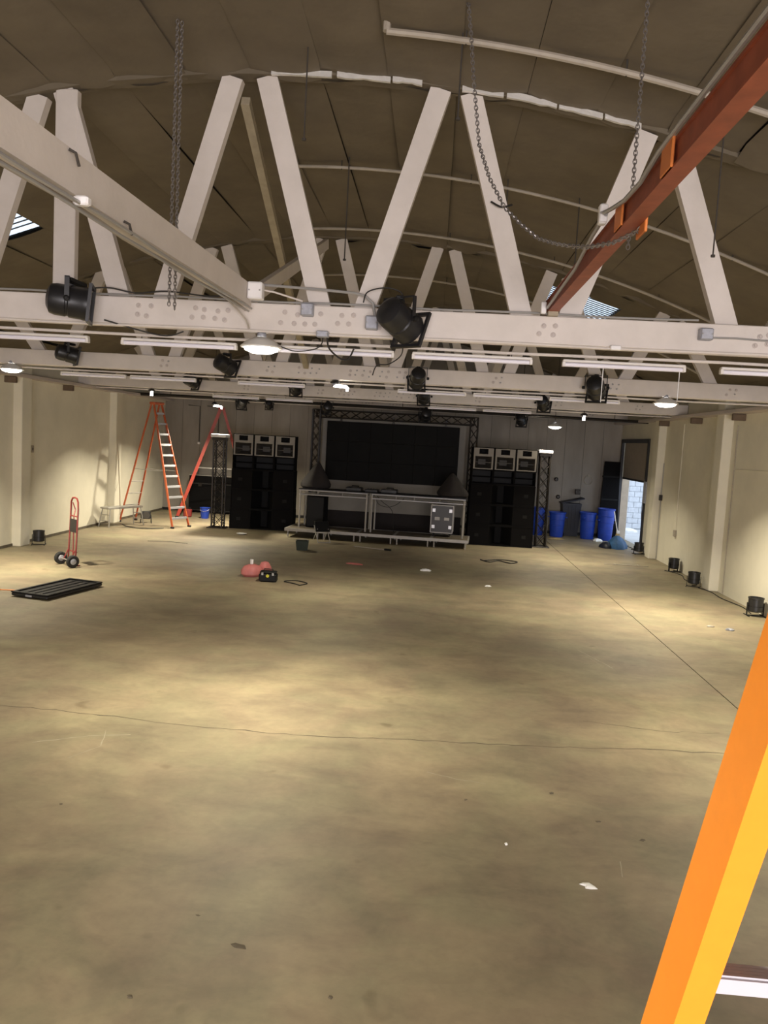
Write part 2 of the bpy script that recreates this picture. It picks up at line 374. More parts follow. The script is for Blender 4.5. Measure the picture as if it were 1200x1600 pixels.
# centre tie beam towards the camera
cb = thing('tie_beam', 'big white timber beam running overhead from upper left', 'beam')
m = MB(); y0, y1 = -1.5, TY[0]-.14
m.prism([(0, 0), (.12, 0), (.12, .205), (0, .205)], 0, y1-y0); me = m.mesh('timber', M_PAINT)
o = put('timber', me, cb, (-1.98, y0, 3.80)); o.rotation_euler = (math.atan2(.225, y1-y0), 0, 0)
def on_cb(y, dz): return 3.80+(y-y0)*math.tan(o.rotation_euler[0])+dz
for q, d in ((3.1, .2), (3.9, .19), (4.6, .02)):
    MB().tube([(-1.855, q, on_cb(q, d)), (-1.83, q+.02, on_cb(q, d)-.01), (-1.83, q+.06, on_cb(q, d)-.06)], .008, 6).build('hook', M_ROD, cb)
for k, (dx, dz, r) in enumerate(((-1.84, -.03, .011), (-1.87, -.055, .009), (-1.90, -.035, .014))):
    pts = [(dx+.01*math.sin(q*1.7+k), q, on_cb(q, dz)-.012*math.sin(q*2.1+k*2)**2) for q in [y0+.2+i*(y1-y0-.3)/24 for i in range(25)]]
    tag(MB().tube(pts, r, 6).build('beam_conduit', M_COND if k < 2 else M_PIPE, None, True), ['thin grey conduit clipped under the big overhead beam, outermost', 'thin grey wire under the big overhead beam, middle one', 'pale pipe strapped along the underside of the big overhead beam'][k], 'conduit')
def wbox(name, lab, x, y, z, sx, sy, sz, m, cat='box', lid=True):
    t = thing(name, lab, cat, (x, y, z)); MB().bbox(-sx/2, sx/2, -sy/2, sy/2, 0, sz, .008).build('body', m, t)
    if lid:
        MB().bbox(-sx*.44, sx*.44, -sy/2-.008, -sy/2, sz*.07, sz*.93, .003).build('cover', m, t)
        for s in (-1, 1): put('screw', bolt_me, t, (s*sx*.36, -sy/2-.008, sz*.5), None).scale = (.5, .5, .5)
    return t
wbox('junction_box', 'white box on the end of the big overhead beam', -1.785, 7.66, 4.066, .14, .12, .16, M_WBOX)
wbox('sensor_box', 'small white box under the middle of the big overhead beam', -1.83, 4.0, on_cb(4.0, -.05), .08, .05, .045, M_WBOX, lid=False)
# red steel hoist beam on the right
rs = thing('hoist_beam', 'red painted steel beam running overhead at upper right', 'beam', (1.0, -1.2, 4.10))
L = TY[0]+.1+1.2
MB().box(0, .095, 0, L, 0, .014).box(0, .095, 0, L, .121, .135).box(.012, .024, 0, L, .014, .121).build('i_section', M_STEELR, rs)
MB().box(.0, .095, L-.3, L-.1, -.04, .0).build('packer', M_TAN, rs)
for q in (5.08, 6.05): MB().bbox(-.014, .0, q-.09, q+.09, .0, .14, .005).build('clamp_plate', M_CLAMP, rs)
MB().bbox(.097, .113, 5.85, 6.05, -.06, .10, .005).build('clamp_plate', M_CLAMP, rs)
tag(MB().tube([(.985, -1.0, 4.245), (.985, 2, 4.245), (.985, 3.8, 4.245), (.98, 4.0, 4.235), (.975, 4.3, 4.19), (.965, 4.6, 4.19), (.955, 4.85, 4.22), (.95, 4.98, 4.24), (.935, 5.02, 4.24)], .013, 7).build('beam_conduit', M_COND, None, True), 'grey conduit running along the near length of the red steel beam', 'conduit')
tag(MB().tube([(.955, 5.05, 4.24), (.96, 5.5, 4.22), (.975, 6.2, 4.16), (.98, 6.8, 4.15), (.98, 7.68, 4.12)], .013, 7).build('beam_conduit', M_COND, None, True), 'grey conduit running along the far length of the red steel beam', 'conduit')
wbox('switch_box', 'white switch box fixed beside the red steel beam', .945, 5.1, 4.19, .05, .07, .12, M_WBOX)
wbox('switch_box', 'small white box where the red beam meets the nearest truss', .95, 7.73, 4.07, .05, .05, .11, M_WBOX, lid=False)
# boxes and conduits on the nearest truss
ty = TY[0]
for (n, lab, x, z, sx, sz) in [('junction_box', 'grey box on the nearest truss left of the hanging stage light', -.67, 3.85, .12, .13), ('junction_box', 'dented grey box at the top edge of the nearest truss', -1.30, 3.95, .12, .12), ('junction_box', 'grey box under the nearest truss above the unlit tube', -1.14, 3.755, .12, .06), ('junction_box', 'grey box at the right end of the nearest truss', 2.48, 3.9, .12, .11)]:
    wbox(n, lab, x, ty-.175, z, sx, .09, sz, M_GALV)
wbox('junction_box', 'small white joint box on the pipe under the nearest truss', 1.66, ty-.16, 3.77, .10, .05, .045, M_WBOX, lid=False)
def straight(x0, x1, y, z, n=14, w=.006): return [(x0+(x1-x0)*i/n, y, z+w*math.sin(i*1.9)) for i in range(n+1)]
cond = [('grey conduit along the top edge of the nearest truss', straight(-4.6, 2.42, ty-.12, 4.085), .011, M_COND),
        ('pale conduit along the bottom edge of the nearest truss', straight(-5.5, 5.5, ty-.15, 3.79), .012, M_PAINT),
        ('pale pipe slung below the nearest truss', straight(XL, XR, ty+.34, 3.757), .016, M_PAINT),
        ('grey conduit running right from the end box of the nearest truss', straight(2.54, 5.8, ty-.145, 3.93), .010, M_COND),
        ('arched grey conduit dropping into the box beside the stage light', [(-1.95, ty-.16, 4.24), (-1.6, ty-.17, 4.225), (-1.1, ty-.17, 4.205), (-.85, ty-.17, 4.19), (-.75, ty-.17, 4.17), (-.67, ty-.17, 4.10), (-.645, ty-.17, 3.98)], .014, M_COND),
        ('thin conduit crossing from the white box to the truss top', [(-1.9, ty-.2, 4.2), (-1.62, ty-.19, 4.16), (-1.35, ty-.18, 4.09)], .009, M_PAINT),
        ('pale pipe hung below the second truss', straight(XL, XR, TY[1]+.3, 3.77), .016, M_PAINT),
        ('pale pipe hung below the third truss', straight(XL, XR, TY[2]+.3, 3.77), .016, M_PAINT)]
for lab, pts, r, mm in cond: tag(MB().tube(pts, r, 7).build('conduit', mm, None, True), lab, 'conduit')
def cable(pts, r, lab, n=6, mm=None):
    P = [Vector(p) for p in pts]; out = []
    for i in range(len(P)-1):
        p0 = P[max(i-1, 0)]; p1 = P[i]; p2 = P[i+1]; p3 = P[min(i+2, len(P)-1)]
        for k in range(n):
            t = k/n; out.append(.5*((2*p1)+(p2-p0)*t+(2*p0-5*p1+4*p2-p3)*t*t+(3*p1-p0-3*p2+p3)*t**3))
    out.append(P[-1])
    return tag(MB().tube(out, r, 5).build('cable', mm or M_WIRE, None, True), lab, 'cable')
cable([(-.76, ty-.2, 4.1), (-.72, ty-.22, 4.2), (-.55, ty-.24, 4.24), (-.4, ty-.25, 4.2), (-.36, ty-.28, 4.08)], .007, 'black cable arching over to the centre stage light')
cable([(-1.14, ty-.16, 3.76), (-1.16, ty-.1, 3.70), (-1.25, ty+.02, 3.66), (-1.45, ty+.1, 3.64), (-1.6, ty+.12, 3.68)], .006, 'black lead from the grey box to the lit lamp')
cable([(-1.1, ty-.16, 3.76), (-1.08, ty-.1, 3.66), (-.98, ty, 3.58), (-.9, ty, 3.58), (-.85, ty, 3.68)], .009, 'black cable loop hanging below the nearest truss')
cable([(-.36, ty-.12, 3.74), (-.38, ty, 3.64), (-.5, ty+.1, 3.56), (-.62, ty+.1, 3.54), (-.66, ty+.1, 3.44)], .006, 'thin black cable drooping right of the cable loop')
cable([(-3.3, ty-.2, 3.82), (-2.8, ty, 3.72), (-2.6, ty+.1, 3.78)], .008, 'black cable sagging beside the upper left stage light')
cable([(-2.1, ty-.15, 4.12), (-2.3, ty-.16, 4.10), (-2.7, ty-.15, 4.13), (-3.0, ty-.15, 4.10), (-3.25, ty-.2, 4.13), (-3.4, ty-.3, 4.1)], .008, 'dark cable lying along the top of the nearest truss to the left light')
cable([(-2.12, 7.6, 4.12), (-1.9, 7.7, 3.9), (-1.86, 7.75, 3.8)], .008, 'pale flex hanging from the big overhead beam', mm=M_PIPE)
# hanging rods
for lab, x, y, z0, r in [('dark rod hanging from the roof right of the red beam', 2.38, 7.46, 4.6, .007), ('dark rod hanging above the nearest truss near mid roof', -1.35, 7.45, 5.48, .007), ('dark rod hanging from the roof behind the nearest truss', -1.28, 10.3, 5.05, .008), ('short dark rod hanging at the foil edge of the roof', .03, 6.93, 5.5, .007), ('dark rod hanging above the right end of the nearest truss', .72, 10.35, 5.2, .008), ('dark rod above the far end of the red steel beam', 1.62, 10.35, 5.0, .008)]:
    rr = tag(MB().tube([(x, y, z0), (x, y, roof_z(x)+.06)], r, 6).lathe([(.02, 0), (.02, .02)], 8, T(x, y, z0-.01)).build('hanger_rod', M_ROD), lab, 'rod')
# chains
def chain(name, lab, pts, link=.05, th=.006):
    P = [Vector(p) for p in pts]; mb = MB(); acc = 0; i = 0; alt = 0
    seg = [(a, b, (b-a).length) for a, b in zip(P, P[1:])]; tot = sum(s[2] for s in seg); d = 0
    while d < tot-link*.5:
        q = d; 
        for a, b, l in seg:
            if q <= l: break
            q -= l
        c = a.lerp(b, min(1, q/l)); t = (b-a).normalized()
        up = Vector((0, 1, 0)) if abs(t.y) < .9 else Vector((1, 0, 0)); u = t.cross(up).normalized(); v = t.cross(u)
        if alt: u = v
        alt ^= 1
        ring = [c+t*math.cos(k*PI/4)*link*.62+u*math.sin(k*PI/4)*link*.36 for k in range(8)]
        mb.tube(ring, th, 4, closed=True); d += link*.82
    t = thing(name, lab, 'chain'); o = mb.build('links', M_CHAIN, t, True); return t
chain('chain', 'steel chain hanging straight down in front of the nearest truss', [(-2.40, 7.0, 6.25), (-2.40, 7.0, 3.86)], .036, .0045)
chain('chain', 'second steel chain hanging close beside the straight one', [(-2.37, 7.03, 6.25), (-2.365, 7.02, 5.2), (-2.355, 7.02, 3.84)], .036, .0045)
cp = [(.05, 6.5, 6.24), (.09, 6.45, 5.95), (.13, 6.4, 5.6), (.20, 6.35, 5.1), (.29, 6.2, 4.8), (.41, 6.1, 4.56), (.53, 5.95, 4.40), (.64, 5.8, 4.27), (.74, 5.6, 4.19), (.82, 5.45, 4.14), (.90, 5.25, 4.09), (1.0, 5.0, 4.06), (1.10, 4.78, 4.08), (1.115, 4.75, 4.12)]
chain('chain', 'long steel chain looping from the roof to the red beam', cp, .036, .0045)
chain('chain', 'dark chain hanging straight from the roof beside the red beam', [(1.30, 5.96, 6.05), (1.30, 5.96, 4.25)], .036, .004)
cable([(.40, 7.88, 5.12), (.5, 7.83, 5.06), (.6, 7.88, 5.10)], .01, 'dark strap wrapped round a web member behind the looping chain')
# ------------------------------------------------------------------ fluorescent strips (unlit)
def make_strip():
    t = thing('fluorescent_fixture', '', 'light fixture')
    MB().bbox(-.61, .61, -.035, .035, .035, .062, .006).build('channel', M_FIX, t)
    MB().tube([(-.59, 0, .012), (.59, 0, .012)], .022, 10).build('tube', M_TUBE, t, True)
    for s in (-1, 1): MB().bbox(s*.6-.015, s*.6+.015, -.03, .03, -.01, .04, .004).build('tube_holder', M_FIX, t)
    for s in (-.4, .4): MB().tube([(s, 0, .06), (s, 0, .085)], .006, 5).build('hanger', M_ROD, t)
    return t
strip0 = make_strip(); first = [True]
def strip(x, y, z, lab, g):
    t = strip0 if first[0] else copy_tree(strip0)
    first[0] = False; t.location = (x, y, z); t['label'] = lab; t['group'] = g
for x, lab in ((-4.3, 'unlit strip light under the nearest truss at the left picture edge'), (-2.72, 'unlit strip light under the nearest truss, second from the left edge'), (-1.08, 'unlit fluorescent strip beside the brightest lamp under the nearest truss'), (.33, 'unlit fluorescent strip under the nearest truss below the red beam foot'), (1.86, 'unlit fluorescent strip under the nearest truss, right of the red beam'), (3.43, 'unlit fluorescent strip under the nearest truss at the right picture edge')):
    strip(x, ty+.34, 3.655, lab, 'strip lights under the nearest truss')
for i, x in enumerate((-6.3, -5.0, -3.0, -.1, 1.25, 2.6)):
    strip(x, TY[1]+.3, 3.665, ['leftmost', 'second from left', 'third from left', 'fourth from left', 'second from right', 'rightmost'][i]+' unlit strip light under the second truss', 'strip lights under the second truss')
for i, x in enumerate((-5.2, -3.8, .4, 1.8)):
    strip(x, TY[2]+.3, 3.67, ['leftmost', 'second from left', 'second from right', 'rightmost'][i]+' unlit strip light under the third truss', 'strip lights under the third truss')
# ------------------------------------------------------------------ lit lamps
def lamp(x, y, z, lab, top, dish=True, power=1.0, bent=0, glow=False, spread=111):
    t = thing('hanging_lamp', lab, 'lamp', (x, y, z), 0, 'lit hanging lamps')
    if dish:
        MB().lathe([(.205, .0), (.21, .012), (.15, .065), (.07, .105), (.05, .105), (.14, .055), (.19, .004)], 20).build('reflector', M_DISH, t, True)
        MB().lathe([(.0, -.06), (.10, -.05), (.165, -.022), (.172, .0), (.13, .03), (.0, .05)], 18).build('bulb', M_BULB, t, True)
        MB().lathe([(.045, .095), (.05, .13), (.03, .17), (.0, .175)], 12).build('socket', M_GALV, t, True)
    else:
        MB().lathe([(.09, .04), (.095, .05), (.05, .10), (.0, .11)], 14).build('reflector', M_BLACKP, t, True)
        MB().tube([(-.03, 0, 0), (.12, 0, -.005), (.19, 0, -.012), (.215, 0, -.035), (.21, 0, -.085)] if bent else [(0, 0, .03), (0, 0, -.08)], [.022, .028, .028, .028, .02] if bent else [.035, .035], 10).build('bulb', M_BULB, t, True)
        MB().tube([(0, 0, .03), (-.04, 0, .01)], .03, 8).build('socket', M_GALV, t, True)
    MB().tube([(0, 0, .11), (0, 0, top-z)], .007, 6).build('cord', M_WIRE, t)
    bare = (not dish) and glow
    l = bpy.data.lights.new('lamp_light', 'POINT' if bare else 'AREA'); l.energy = LAMP_W*power; l.color = LAMP_COL
    if bare: l.shadow_soft_size = .09
    else: l.shape = 'DISK'; l.size = .26 if dish else .14; l.spread = D(spread)
    lo = bpy.data.objects.new('lamp_light', l); COL.objects.link(lo); lo.parent = t; lo.location = (0, 0, -.065) if dish else (.1 if bent else 0, 0, -.19)
    return t
lamp(-1.78, ty+.02, 3.645, 'brightest lit lamp, hanging under the nearest truss left of centre', 3.81, True, 1.3)
lamp(-7.64, TY[1]-.095, 3.69, 'lit lamp by the left wall at the left picture edge', 3.81, True, 1.55)
lamp(3.90, TY[1]-.095, 3.68, 'lit dish lamp hanging in front of the right wall', 3.81, True, 1.75)
lamp(-1.79, TY[1]-.095, 3.70, 'small lit bent lamp under the middle of the second truss', 3.81, False, .5, 1)
lamp(-7.29, TY[2]-.095, 3.68, 'small lit bulb above the left stepladder', 3.81, False, .8)
lamp(3.66, TY[2]-.095, 3.64, 'small lit bulb hanging under the third truss on the right', 3.81, False, .7)
lamp(3.31, 22.5, 3.43, 'lit dish lamp above the right lattice tower', roof_z(3.31)+.06, True, .55, 0, False, 136)
lamp(-6.43, 22.95, 3.52, 'lit bent lamp at the top of the far red stepladder', roof_z(-6.43)+.06, False, 2.4, 1, False, 140)
lamp(3.7, 7.95, 3.66, 'lit dish lamp under the nearest truss beyond the right picture edge', 3.8)
lamp(-7.4, 7.95, 3.66, 'lit dish lamp under the nearest truss beyond the left picture edge', 3.8)
lamp(-1.78, 1.4, 3.66, 'lit dish lamp hanging behind the camera in the middle', roof_z(-1.78)+.06, True, 1.2, 0, False, 150)
lamp(3.7, 1.4, 3.66, 'lit dish lamp hanging behind the camera on the right', roof_z(3.7)+.06, True, .6)
# ------------------------------------------------------------------ black stage lights
can_prof = [(.0, -.17), (.07, -.165), (.115, -.14), (.125, -.10), (.125, -.02), (.118, -.015), (.118, .0), (.128, .01), (.128, .10), (.132, .115), (.132, .15), (.118, .15), (.112, .08), (.0, .06)]
can_me = MB().lathe(can_prof, 16).mesh('barrel', M_BLACKP, True)
fr = MB()
for (a, b, c, d) in ((-.15, .15, .125, .15), (-.15, .15, -.15, -.125), (-.15, -.125, -.125, .125), (.125, .15, -.125, .125)): fr.box(a, b, c, d, .15, .175)
frame_me = fr.mesh('colour_frame', M_BLACKP)
yk = MB()
for s in (-1, 1): yk.box(s*.15-.004, s*.15+.004, -.018, .018, -.02, .17)
yk.box(-.154, .154, -.018, .018, .166, .174); yoke_me = yk.mesh('yoke', M_BLACKP)
kn = MB(); 
for s in (-1, 1): kn.lathe([(.022, 0), (.022, .03), (.01, .035)], 8, Matrix.Translation((s*.154, 0, 0)) @ RY(s*PI/2))
knob_me = kn.mesh('knobs', M_BLACK)
clamp_me = MB().bbox(-.03, .03, -.025, .26, .150, .185, .006).mesh('clamp', M_BLACK)
lens_me = MB().lathe([(.0, .075), (.112, .085)], 14).mesh('lens', M_HORN)
def stage_light(x, y, z, aim, lab, sc=1.0, yaw=0):
    t = thing('stage_light', lab, 'stage light', (x, y, z), yaw, 'black stage lights hung from the trusses'); t.scale = (sc,)*3
    put('yoke', yoke_me, t); put('clamp', clamp_me, t, None, (0, 0, -yaw)); put('knobs', knob_me, t)
    b = put('barrel', can_me, t, None, aim); put('colour_frame', frame_me, b); put('lens', lens_me, b)
D = math.radians
for x, y, z, aim, lab, sc, yaw in [
    (-3.55, ty-.42, 3.95, (D(-95), 0, 0), 'black stage light hung at the left of the nearest truss', 1.2, D(-72)),
    (-.40, ty-.42, 3.92, (D(-112), 0, 0), 'largest looking black stage light at the centre of the nearest truss', 1.2, D(-38)),
    (-6.48, TY[1]-.42, 3.99, (D(-100), 0, 0), 'black stage light at the left end of the second truss', 1.1, D(-55)),
    (-3.68, TY[1]-.42, 3.94, (D(-110), 0, 0), 'black stage light on the second truss left of the brightest lamp', 1.1, D(-40)),
    (-.35, TY[1]-.42, 3.88, (D(-120), 0, 0), 'black stage light at the centre of the second truss', 1.05, D(8)),
    (2.64, TY[1]-.42, 3.87, (D(-115), 0, 0), 'black stage light at the right of the second truss', 1.2, D(-20)),
    (-6.18, TY[2]-.42, 4.0, (D(-110), 0, 0), 'black stage light at the left of the third truss', 1.1, D(-40)),
    (-3.5, TY[2]-.42, 3.98, (D(-120), 0, 0), 'black stage light on the third truss above the left speakers', 1.1, D(15)),
    (-.32, TY[2]-.42, 3.93, (D(-120), 0, 0), 'black stage light at the centre of the third truss', 1.1, D(5)),
    (2.59, TY[2]-.42, 3.92, (D(-115), 0, 0), 'black stage light at the right of the third truss', 1.15, D(-20)),
    (-5.72, 23.42, 3.68, (D(-120), 0, 0), 'black stage light on the far dark pipe above the left speakers', 1.1, D(30)),
    (-4.95, 23.5, 3.675, (D(-120), 0, 0), 'small black stage light with a green glint on the far dark pipe', .85, D(5)),
    (-3.2, 23.42, 3.66, (D(-110), 0, 0), 'black stage light at the top left of the video wall frame', 1.1, D(20)),
    (-.30, 23.42, 3.60, (D(-115), 0, 0), 'black stage light at the top right of the video wall frame', 1.2, D(10)),
    (2.46, 23.42, 3.62, (D(-115), 0, 0), 'black stage light on the far dark pipe above the right speakers', 1.1, D(-15))]:
    stage_light(x, y, z, aim, lab, sc, yaw)
dp = thing('lighting_pipe', 'dark pipe spanning the hall above the video wall', 'pipe'); MB().tube([(XL, 23.75, 3.78), (-2, 23.75, 3.77), (XR, 23.75, 3.74)], .045, 8).build('pipe', M_DTRUSS, dp, True)
for x in (-8, -4.5, -1, 2.5, 5.2): MB().tube([(x, 23.75, 3.76), (x, 23.75, roof_z(x)+.05)], .01, 6).build('pipe_hanger', M_ROD, dp)
# upright cans on the floor
fcan = MB().lathe([(.0, .07), (.105, .075), (.118, .09), (.118, .28), (.124, .285), (.124, .31), (.108, .31), (.10, .24), (.0, .23)], 18).mesh('barrel', M_BLACKP, True)
fring = MB().lathe([(.112, .16), (.121, .163), (.121, .172), (.112, .175)], 18).mesh('band', M_BLACK, True)
fy = MB()
for s in (-1, 1): fy.box(s*.132-.004, s*.132+.004, -.02, .02, .005, .22).tube([(s*.132, .0, .01), (s*.13, -.13, .006)], .008, 5).tube([(s*.132, .0, .01), (s*.13, .13, .006)], .008, 5)
fy.box(-.132, .132, -.012, .012, .002, .014); fyoke = fy.mesh('floor_yoke', M_BLACK)
flens = MB().lathe([(.0, .25), (.10, .255)], 14).mesh('lens', M_HORN)
for x, y, lab, sc in [(-8.83, 17.45, 'black floor can light at the foot of the left wall', 1.05), (5.93, 22.7, 'black floor can light beside the loading door post', 1.05), (6.0, 19.65, 'black floor can light by the right wall, farther of the middle pair', 1.05), (5.80, 17.5, 'black floor can light in front of the right wall pilaster', 1.05), (5.98, 14.62, 'black floor can light at the right edge beside the orange ladder', 1.1)]:
    t = thing('floor_can_light', lab, 'stage light', (x, y, 0), random.uniform(-.5, .5), 'black can lights along the walls'); t.scale = (sc,)*3
    b = put('barrel', fcan, t); put('band', fring, b); put('floor_yoke', fyoke, t); put('lens', flens, t)
def gcable(pts, r, lab): return cable([(a, b, r+.001) for a, b in pts], r, lab, 8)
gcable([(5.95, 19.5), (6.02, 19.0), (5.9, 18.4), (5.97, 17.8), (5.82, 17.66)], .009, 'black cable between the two middle can lights on the right')
gcable([(5.86, 17.35), (5.98, 16.9), (5.95, 16.2), (6.05, 15.4), (5.98, 14.8)], .009, 'black cable from the pilaster can light to the nearest one')
# ------------------------------------------------------------------ stepladders
def stepladder(name, lab, loc, rz, H, wb, wt, spread_f, spread_b, rail_m, step_m, rail_d=.075, rail_w=.032, nstep=None, rear_bars=(), feet=True, sd=.42, lip=.05):
    t = thing(name, lab, 'ladder', loc, rz)
    n = nstep or int(round(H/.305))
    def fr(s, z): k = z/H; return Vector((s*(wb+(wt-wb)*k)/2, -spread_f*(1-k)-.03, z))
    def bk(s, z): k = z/H; return Vector((s*((wb*.92)+(wt-wb*.92)*k)/2, spread_b*(1-k)+.03, z))
    for s in (-1, 1):
        # channel rail: web outside, flanges turned inwards
        for fn, nm, dd in ((fr, 'front_rail', rail_d), (bk, 'rear_rail', rail_d*.8)):
            a = fn(s, 0.0); b = fn(s, H-.06); m = MB()
            off = Vector((-s*rail_w/2, 0, 0))
            m.beam(a, b, .005, dd, (0, 1, 0))
            for e in (-1, 1): m.beam(a+off+Vector((0, e*(dd/2-.003), 0)), b+off+Vector((0, e*(dd/2-.003), 0)), rail_w, .006, (0, 1, 0))
            r = m.build(nm, rail_m, t)
            if feet:
                f = MB().bbox(a.x-.03, a.x+.03, a.y-.055, a.y+.055, 0, .05, .008); f.build('foot', M_RUB, r)
    for i in range(1, n):
        z = H*i/n; a = fr(-1, z); b = fr(1, z); m = MB(); xa, xb = a.x+.007, b.x-.007; y_ = a.y; dd = rail_d*sd
        m.box(xa, xb, y_-dd, y_+dd, z-.006, z)
        m.box(xa, xb, y_-dd, y_-dd+.005, z-lip, z-.006); m.box(xa, xb, y_+dd-.005, y_+dd, z-lip, z-.006)
        for q in (-.6, -.2, .2, .6): m.box(xa, xb, y_+q*dd-.003, y_+q*dd+.003, z, z+.003)
        o = m.build('step', step_m, t)
    for z in rear_bars:
        a = bk(-1, z); b = bk(1, z); MB().tube([a, b], .014, 8).build('rear_bar', M_ALUD, t, True)
    z = H*.45
    for s in (-1, 1): MB().tube([fr(s*.9, z), (fr(s*.9, z)+bk(s*.9, z))/2+Vector((0, 0, -.01)), bk(s*.9, z)], .009, 6).build('spreader', M_ALUD, t)
    MB().bbox(-wt/2-.03, wt/2+.03, -.12, .10, H-.07, H, .012).build('top_cap', rail_m, t)
    return t
# ladder A beside the left wall: front towards the right and a little to the camera
stepladder('stepladder', 'open orange stepladder with silver steps beside the left wall', (-8.0, 22.55, 0), D(66), 3.52, .70, .32, 1.02, .98, M_RORANGE, M_STEP, .06, .02, 12, (.5, .85, 1.2), True, .46, .055)
stepladder('stepladder', 'red stepladder seen edge-on behind the left lattice tower', (-6.85, 25.35, 0), D(-75), 3.55, .68, .30, 1.25, 1.1, M_FRED, M_STEP, .10, .03, 12, (.5, .85, 1.2), True)
# big ladder at the right edge, close to the camera
stepladder('stepladder', 'bright orange stepladder close to the camera at the right edge', (.66, .68, 0), D(180), 3.05, .80, .52, 1.0, .95, M_ORANGE, M_STEP, .085, .036, 10, (), True, .2, .02)
# ------------------------------------------------------------------ lattice trusses
def box_truss(mb_rail, mb_lace, p0, p1, w, up, pitch, rr=.024, lr=.009):
    p0 = Vector(p0); p1 = Vector(p1); d = (p1-p0); L = d.length; d.normalize(); u = Vector(up).normalized(); v = d.cross(u)
    cs = [(u*a+v*b)*w/2 for a, b in ((-1, -1), (1, -1), (1, 1), (-1, 1))]
    for c in cs: mb_rail.append(MB().tube([p0+c, p1+c], rr, 7))
    n = max(2, int(L/pitch))
    for k in range(4):
        a, b = cs[k], cs[(k+1) % 4]
        for i in range(n):
            q0 = p0+d*(L*i/n); q1 = p0+d*(L*(i+1)/n)
            mb_lace.tube([q0+a, q1+b], lr, 4); mb_lace.tube([q0+b, q1+a], lr, 4)
        for q in (p0, p1): mb_lace.tube([q+a, q+b], lr*1.4, 5)
def lattice(name, lab, segs, w, m, cap=None, base=True, pitch=.32):
    t = thing(name, lab, 'truss tower' if len(segs) == 1 else 'truss frame', segs[0][0]); o0 = Vector(segs[0][0]); rails = []; lace = MB()
    for p0, p1, up in segs: box_truss(rails, lace, Vector(p0)-o0, Vector(p1)-o0, w, up, pitch)
    for r in rails: r.build('rail', m, t, True)
    lace.build('lacing', m, t)
    if base:
        for p0, p1, up in segs:
            if abs(p1[2]-p0[2]) > 1: q = Vector(p0)-o0; MB().bbox(q.x-w*.9, q.x+w*.9, q.y-w*.9, q.y+w*.9, q.z-.02, q.z, .005).build('base_plate', M_DTRUSS, t)
    if cap:
        q = Vector(segs[0][1])-o0; MB().bbox(q.x-w*.75, q.x+w*.75, q.y-w*.75, q.y+w*.75, q.z, q.z+.09, .012).build('top_plate', M_ALU, t)
        MB().bbox(q.x-w*.62, q.x+w*.62, q.y-w*.62, q.y+w*.62, q.z-.09, q.z, .01).build('sleeve', M_DTRUSS, t)
    return t
lattice('truss_tower', 'dark lattice tower standing right of the right speaker stack', [((3.20, 22.95, .02), (3.16, 22.95, 2.68), (1, 0, 0))], .27, M_DTRUSS, True)
lattice('truss_tower', 'dark lattice tower standing left of the left speaker stack', [((-6.14, 22.72, .02), (-6.16, 22.72, 2.62), (1, 0, 0))], .30, M_DTRUSS, True)
gy = 24.15
lattice('goalpost_truss', 'black lattice goalpost framing the video wall', [((-3.60, gy, .02), (-3.60, gy, 3.62), (1, 0, 0)), ((1.16, gy, .02), (1.16, gy, 3.62), (1, 0, 0)), ((-3.6, gy, 3.5), (1.16, gy, 3.5), (0, 0, 1))], .22, M_DTRUSS)
# ------------------------------------------------------------------ video wall and backdrop
bd = thing('backdrop', 'pale grey backdrop sheet behind the video wall', 'backdrop', (-1.25, 24.5, 0))
MB().box(-2.2, 2.2, 0, .03, .55, 3.40).build('sheet', M_CLOTHW, bd)
for s in (-1, 1): MB().tube([(s*2.16, .05, 0), (s*2.16, .05, 3.4)], .02, 6).build('post', M_DTRUSS, bd)
MB().bbox(-2.2, 2.2, -.01, .06, 0, .56, .01).build('dark_skirt', M_CLOTHD, bd)
vw = thing('video_wall', 'large black video wall made of panels', 'screen', (-1.27, 24.3, 0))
pw, ph = 4.04/6, 1.80/3; pm = MB().bbox(0, pw-.002, 0, .09, 0, ph-.002, .003).mesh('led_panel', M_SCREEN)
for i in range(6):
    for j in range(3): put('led_panel', pm, vw, (-2.02+i*pw, random.uniform(0, .006), 1.5+j*ph))
for x in (-1.6, 0, 1.6): MB().bbox(x-.03, x+.03, .02, .07, 3.28, 3.50, .005).build('hanger_bar', M_DTRUSS, vw)
# ------------------------------------------------------------------ stage decks
SA = D(-4); SP = Vector((-3.97, 21.62, 0))
def sp(u, v, z=0): return (SP.x+u*math.cos(SA)-v*math.sin(SA), SP.y+u*math.sin(SA)+v*math.cos(SA), z)
dn = ['leftmost silver edged stage deck', 'second stage deck from the left, behind the black stool', 'middle silver edged stage deck', 'second stage deck from the right', 'rightmost stage deck under the flight case']
deckm = None
for i in range(5):
    t = thing('stage_deck', dn[i], 'stage deck', sp(.5+i*1.012, 0), SA, 'low stage decks in a row')
    if deckm is None:
        fr_ = MB()
        for a in ((-.505, .505, 0, .04), (-.505, .505, 1.10, 1.14), (-.505, -.465, .04, 1.10), (.465, .505, .04, 1.10)): fr_.box(*a, .165, .245)
        deckm = (MB().box(-.465, .465, .04, 1.10, .215, .242).mesh('deck_board', M_DECK), fr_.mesh('edge_frame', M_ALUD), MB().tube([(0, 0, 0), (0, 0, .17)], .022, 8).mesh('leg', M_ALUD, True))
    put('deck_board', deckm[0], t); put('edge_frame', deckm[1], t)
    for lx in (-.42, .42):
        for ly in (.06, 1.08): put('leg', deckm[2], t, (lx, ly, 0))
DZ = .245
